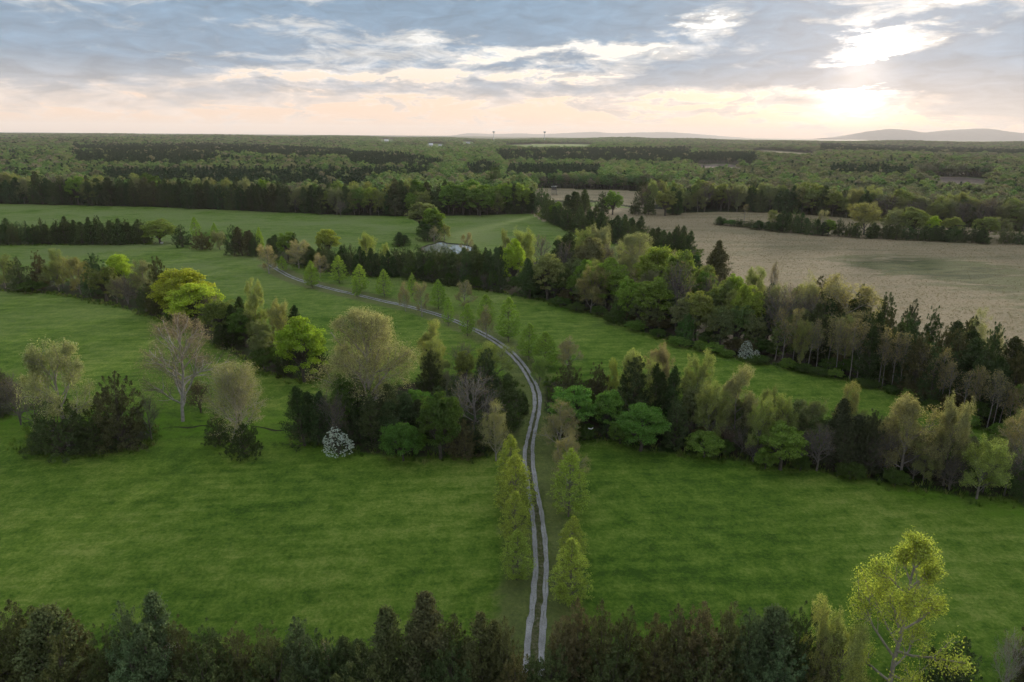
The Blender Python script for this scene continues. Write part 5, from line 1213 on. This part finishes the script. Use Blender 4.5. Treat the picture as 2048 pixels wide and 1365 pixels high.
# ------------------------------------------------------------------ grass and sedge standing on the fields
def tuft(name, seed, n, h, spread, mat):
    rng = np.random.default_rng(seed); V = []; q = []
    for k in range(n):
        a = rng.uniform(0, 6.283); b = np.array([math.cos(a), math.sin(a), 0]) * rng.uniform(0, spread); tp = b * 1.6 + np.array([rng.normal(0, .25 * h), rng.normal(0, .25 * h), h * rng.uniform(.6, 1.1)])
        s = np.array([-math.sin(a), math.cos(a), 0]) * h * .09; o = len(V)
        V += [b - s, b + s, (b + tp) / 2 + s * .8, tp]; q.append((o, o + 1, o + 2, o + 3))
    V = np.array(V); me = mesh_from(name, V, np.array(q), [mat], False, {'rnd': np.repeat(rng.uniform(0, 1, n), 4)})
    return bpy.data.objects.new(name, me)
GM = leaf_mat('grass_blades', trans=.30, var=[(0.0, (.055, .105, .020)), (.5, (.085, .140, .028)), (.85, (.125, .165, .040)), (1.0, (.170, .190, .070))])
SM = leaf_mat('sedge_blades', trans=.25, var=[(0.0, (.225, .198, .116)), (.4, (.275, .230, .142)), (.75, (.320, .252, .165)), (1.0, (.205, .205, .105))])
G_T = [tuft('grass_tuft_shape', 700 + i, 9, .15, .34, GM) for i in range(2)]
S_T = [tuft('sedge_tuft_shape', 720 + i, 8, .30, .5, SM) for i in range(2)]
W_T = [tuft('weed_tuft_shape', 740 + i, 14, .65, .5, GM) for i in range(2)]
def meadow():
    rng = np.random.default_rng(88)
    y = 62 + 130 * rng.random(110000) ** 1.25; x = (rng.random(len(y)) - .5) * 1.75 * (y + 10)
    px, py = project(x, y, np.zeros(len(x)))
    k = (px > -80) & (px < 2130) & (py < 1420)
    for p in FOREST_FLOORS: k &= ~inside(p, x, y)
    k &= np.minimum(seg_dist([tuple(p) for p in rutL[::4]], x, y), seg_dist([tuple(p) for p in rutR[::4]], x, y)) > .85
    wv = np.sin(x / 5.2 + 2.2 * np.sin(y / 7.1)) * np.sin(y / 2.6 + 1.7 * np.sin(x / 11)) + .6 * np.sin(x / 17 + y / 9)
    k &= rng.random(len(x)) < np.clip(.55 + .35 * wv, .15, 1)
    x, y = x[k], y[k]
    scatter('meadow_grass', np.column_stack([x, y, H(x, y) - .02]), rng.uniform(0, 6.28, len(x)), rng.uniform(.5, 1.15, len(x)), rng.integers(0, 2, len(x)), G_T, 'short green grass covering the near meadow', 'grass')
    tp = np.array(TAN); x = rng.uniform(tp[:, 0].min(), tp[:, 0].max(), 90000); y = rng.uniform(tp[:, 1].min(), tp[:, 1].max(), 90000)
    k = inside(TAN, x, y); px, py = project(x, y, np.zeros(len(x))); k &= (px < 2120) & (px > 1200)
    dg_ = seg_dist(GREENDIP, x, y, True); dg_ = np.where(inside(GREENDIP, x, y), dg_, -dg_); k &= rng.random(len(x)) > np.clip(.4 + dg_ / 40, 0, .85)
    x, y = x[k], y[k]
    scatter('broom_sedge', np.column_stack([x, y, H(x, y) - .02]), rng.uniform(0, 6.28, len(x)), rng.uniform(.6, 1.4, len(x)), rng.integers(0, 2, len(x)), S_T, 'dry tan broom sedge covering the right field', 'sedge')
    P = []
    for poly in FOREST_FLOORS:
        a = np.array(poly)
        for i in range(len(a)):
            p0, p1 = a[i], a[(i + 1) % len(a)]; L = np.linalg.norm(p1 - p0); n = int(min(L, 400) * 2.2)
            t = rng.random(n); P.append(p0 + np.outer(t, p1 - p0) + rng.normal(0, 1.3, (n, 2)))
    E = []
    for ln in (rutL, rutR):
        for sd in (-1, 1):
            n = len(ln) * 3; e_ = offset(ln, sd * .5)[rng.integers(0, len(ln), n)] + rng.normal(0, .16, (n, 2)); E.append(e_)
    E = np.concatenate(E)
    scatter('track_grass', np.column_stack([E, H(E[:, 0], E[:, 1]) + .02]), rng.uniform(0, 6.28, len(E)), rng.uniform(.5, 1.3, len(E)), rng.integers(0, 2, len(E)), G_T, 'grass creeping over the edges of the gravel ruts', 'grass')
    P = np.concatenate(P); px, py = project(P[:, 0], P[:, 1], np.zeros(len(P))); k = (px > -60) & (px < 2110) & (py < 1420) & (py > 400)
    k &= seg_dist(TRACK, P[:, 0], P[:, 1]) > 2.6
    P = P[k]
    scatter('edge_weeds', np.column_stack([P, H(P[:, 0], P[:, 1]) - .02]), rng.uniform(0, 6.28, len(P)), rng.uniform(.6, 1.7, len(P)), rng.integers(0, 2, len(P)), W_T, 'tall green weeds fringing the woods and hedges', 'weeds')
    print('tufts', len(x), len(P))
meadow()

# ------------------------------------------------------------------ built things
def plain(name, col, rough=.6, metal=0.0, spec=.3):
    m, g = material(name)
    n = g.noise(g.new('ShaderNodeTexCoord').outputs['Object'], 2.0, 4.0)
    sc = g.vm('SCALE', (*col,)); g.l.new(g.lin(n, .3, .7, .85, 1.1), sc.node.inputs['Scale'])
    return finish(m, g, principled(g, sc, rough, spec, None, metal))
M_ROOF = plain('white_metal_roof', (.72, .74, .74), .4); M_SID = plain('pale_siding', (.62, .62, .60)); M_WOOD = plain('weathered_boards', (.13, .12, .115)); M_POST = plain('grey_posts', (.17, .155, .14)); M_DARK = plain('dark_glass', (.03, .035, .04), .2); M_TANK = plain('tank_paint', (.42, .46, .48), .5); M_WHITE = plain('white_paint', (.78, .78, .76), .5)
M_GROOF = plain('grey_shingles', (.30, .31, .33))
def box(name, c, s, mat, parent, rot=None, bevel=0):
    x, y, z = np.array(s) / 2
    V = np.array([(i, j, k) for i in (-x, x) for j in (-y, y) for k in (-z, z)])
    if rot is not None: V = V @ np.array(Matrix.Rotation(rot[1], 3, rot[0])).T
    q = [(0, 1, 3, 2), (4, 6, 7, 5), (0, 4, 5, 1), (2, 3, 7, 6), (0, 2, 6, 4), (1, 5, 7, 3)]
    return link(name, mesh_from(name, V + np.array(c), q, [mat]), parent)
def stand():
    p = ground(1108, 391); e = link('hunting_stand', None, None, tuple(p)); e.rotation_euler = (0, 0, .35); e.scale = (1.3, 1.3, 1.45)
    tag(e, 'raised hunting stand with white sloping roof in the stubble clearing', 'hunting stand')
    for sx in (-1, 1):
        for sy in (-1, 1): box('post', (sx * 1.45, sy * 1.25, 2.0), (.22, .22, 4.0), M_POST, e)
    for sy in (-1, 1): box('brace', (0, sy * 1.25, 2.0), (.12, .10, 4.4), M_POST, e, ('Y', .62))
    box('deck', (0, 0, 4.08), (3.7, 3.3, .18), M_WOOD, e)
    c = box('cabin', (0, .1, 5.2), (3.1, 2.7, 2.06), M_WOOD, e)
    for sx in (-.75, .75): box('window', (sx, -1.27, 5.55), (.95, .06, .5), M_DARK, e)
    box('roof', (0, 0, 6.45), (4.1, 3.7, .16), M_ROOF, e, ('X', -.14))
    lad = [(-.3, 0), (.3, 0)]
    for sx in (-.3, .3): box('ladder_rail', (2.3 + .0 * sx, sx, 2.1), (.08, .08, 4.7), M_POST, e, ('Y', -.25))
stand()
def house(px, py, w, d, h, rotz, label, roofm, bays=3):
    p = ground(px, py); p[2] = float(H(p[0], p[1])); e = link('house', None, None, tuple(p)); e.rotation_euler = (0, 0, rotz); tag(e, label, 'house', 'white-roofed houses in the far forest')
    box('wall', (0, 0, h / 2), (w, d, h), M_SID, e)
    rh = h * .55; V = [(-w / 2 - .5, -d / 2 - .5, h + .02), (w / 2 + .5, -d / 2 - .5, h + .02), (w / 2 + .5, d / 2 + .5, h + .02), (-w / 2 - .5, d / 2 + .5, h + .02), (-w / 2 - .5, 0, h + rh), (w / 2 + .5, 0, h + rh)]
    me = bpy.data.meshes.new('roof'); me.from_pydata(V, [], [(0, 1, 5, 4), (2, 3, 4, 5), (0, 4, 3), (1, 2, 5), (0, 3, 2, 1)]); me.materials.append(roofm); link('roof', me, e)
    for i in range(bays): box('window', (-w / 2 + w * (i + .5) / bays, -d / 2 - .03, h * .55), (w / bays * .35, .06, h * .35), M_DARK, e)
    return e
HS = [(773, 284, 26, 14, 9, .1, 'long white-roofed building at left in the far forest', M_ROOF), (862, 293.5, 18, 12, 9, .3, 'bright white-roofed house, left one of the close pair in the far forest', M_ROOF), (880, 294.5, 15, 11, 8, -.2, 'smaller house right of the bright white-roofed one in the far forest', M_GROOF), (936, 288.5, 26, 12, 9, .05, 'pale long roof alone in the far forest, below the horizon', M_GROOF)]
for (px, py, w, d, h, rz, lab, rm) in HS: house(px, py, w, d, h, rz, lab, rm)
def tower(px, ytop, dist, lab):
    dd = ray(px, ytop); t = dist / dd[1]; x, y, zt = dd[0] * t, dist, CAM_H + dd[2] * t
    z0 = float(H(x, y)); hh = zt - z0; e = link('water_tower', None, None, (x, y, z0)); tag(e, lab, 'water tower', 'water towers on the horizon')
    def lathe(name, prof, mat, n=16):
        V = []; q = []
        for (r, z) in prof:
            for k in range(n): a = 2 * math.pi * k / n; V.append((r * math.cos(a), r * math.sin(a), z))
        for i in range(len(prof) - 1):
            for k in range(n): k2 = (k + 1) % n; q.append((i * n + k, i * n + k2, (i + 1) * n + k2, (i + 1) * n + k))
        link(name, mesh_from(name, V, q, [mat], True), e)
    R_ = 9.5
    lathe('tank', [(1.5, hh - 13), (6, hh - 11), (R_, hh - 7), (R_, hh - 4), (6.5, hh - 1.2), (.1, hh)], M_TANK)
    lathe('stem', [(5, 0), (2.4, 6), (2.0, hh - 12.9)], M_TANK)
tower(987.5, 262.5, 5200, 'left one of two water towers on the horizon'); tower(1089.5, 263.0, 5200, 'right one of two water towers on the horizon')
def white_bits():
    p = ground(324, 487.5); e = link('white_trough', None, None, tuple(p)); tag(e, 'small white trough at the foot of the round pale green tree', 'trough')
    box('basin', (0, 0, .45), (1.3, .8, .7), M_WHITE, e); box('skid', (-.4, 0, .05), (.12, .9, .1), M_WOOD, e); box('skid', (.4, 0, .05), (.12, .9, .1), M_WOOD, e)
    p = ground(1178, 878); e = link('fallen_limb', None, None, tuple(p + np.array([0, -2.0, 3.2]))); tag(e, 'short broken white limb caught on the vivid green tree right of the track', 'limb')
    rng = np.random.default_rng(5); sg = [(np.array([-.5, 0, .05]), np.array([-.1, 0, -.08]), .10, .09), (np.array([-.1, 0, -.08]), np.array([.18, 0, -.1]), .09, .08), (np.array([.18, 0, -.1]), np.array([.5, 0, .18]), .08, .06)]
    V, q = frusta(sg, 6); link('limb', mesh_from('limb', V, q, [M_WHITE], True), e)
white_bits()

# ------------------------------------------------------------------ distant mountains
def mountain_mat():
    m, g = material('wooded_mountain')
    n = g.noise(g.new('ShaderNodeNewGeometry').outputs['Position'], .004, 6.0, .7)
    return finish(m, g, principled(g, g.ramp(n, [(.35, (.030, .045, .035)), (.65, (.070, .090, .060))]), .95, .05))
MM = mountain_mat()
def ridge(name, prof, dist, depth, seed):
    rng = np.random.default_rng(seed); P = []
    pr = np.array(prof, float); xs = np.arange(pr[0, 0], pr[-1, 0] + .1, 3.0); ysm = np.interp(xs, pr[:, 0], pr[:, 1])
    ker = np.hanning(13); ker /= ker.sum(); ysm = np.convolve(np.pad(ysm, 6, mode='edge'), ker, 'valid') + rng.normal(0, .18, len(xs))
    rows = []
    for f, hf in ((-1, 0), (-.6, .35), (-.25, .8), (0, 1), (.3, .75), (1, 0)):
        row = []
        for x, yy in zip(xs, ysm):
            dd = ray(x, yy); t = dist / dd[1]; zc = CAM_H + dd[2] * t; X = dd[0] * t
            row.append((X, dist + f * depth + rng.normal(0, depth * .02), 5 + (zc - 5) * hf * (1 if f == 0 else rng.uniform(.93, 1.05))))
        rows.append(row)
    V = np.array(rows); nr, nc = V.shape[:2]; idx = np.arange(nr * nc).reshape(nr, nc)
    q = np.stack([idx[:-1, :-1], idx[:-1, 1:], idx[1:, 1:], idx[1:, :-1]], -1).reshape(-1, 4)
    tag(link(name, mesh_from(name, V.reshape(-1, 3), q, [MM], True)), kind='structure')
ridge('mountain_range', [(1660, 277), (1690, 272), (1730, 264), (1775, 258), (1815, 260), (1850, 266), (1880, 262), (1925, 259), (1975, 257), (2010, 263), (2048, 267), (2120, 262), (2200, 268), (2400, 276)], 31000, 3000, 1)
ridge('mountain_range', [(900, 272), (935, 266.5), (990, 268.5), (1040, 267), (1085, 269), (1150, 265.5), (1190, 264), (1230, 267), (1280, 265), (1340, 264.5), (1400, 269), (1470, 275)], 41000, 3500, 2)

# ------------------------------------------------------------------ evening haze
def haze():
    m, g = material('evening_haze')
    v = g.new('ShaderNodeVolumePrincipled'); v.inputs['Color'].default_value = (.90, .86, .86, 1); v.inputs['Density'].default_value = 3.0e-5; v.inputs['Anisotropy'].default_value = 0.05
    o = g.new('ShaderNodeOutputMaterial'); g.l.new(v.outputs[0], o.inputs['Volume'])
    lo, hi = np.array([-52000., -7000., -22.]), np.array([52000., 60000., 760.])
    V = np.array([(lo[0] if i == 0 else hi[0], lo[1] if j == 0 else hi[1], lo[2] if k == 0 else hi[2]) for i in (0, 1) for j in (0, 1) for k in (0, 1)])
    q = [(0, 1, 3, 2), (4, 6, 7, 5), (0, 4, 5, 1), (2, 3, 7, 6), (0, 2, 6, 4), (1, 5, 7, 3)]
    tag(link('haze', mesh_from('haze', V, q, [m])), 'thin warm evening haze over the whole landscape', 'haze', None, 'stuff')
haze()
print('trees', len(TREE_BASES))
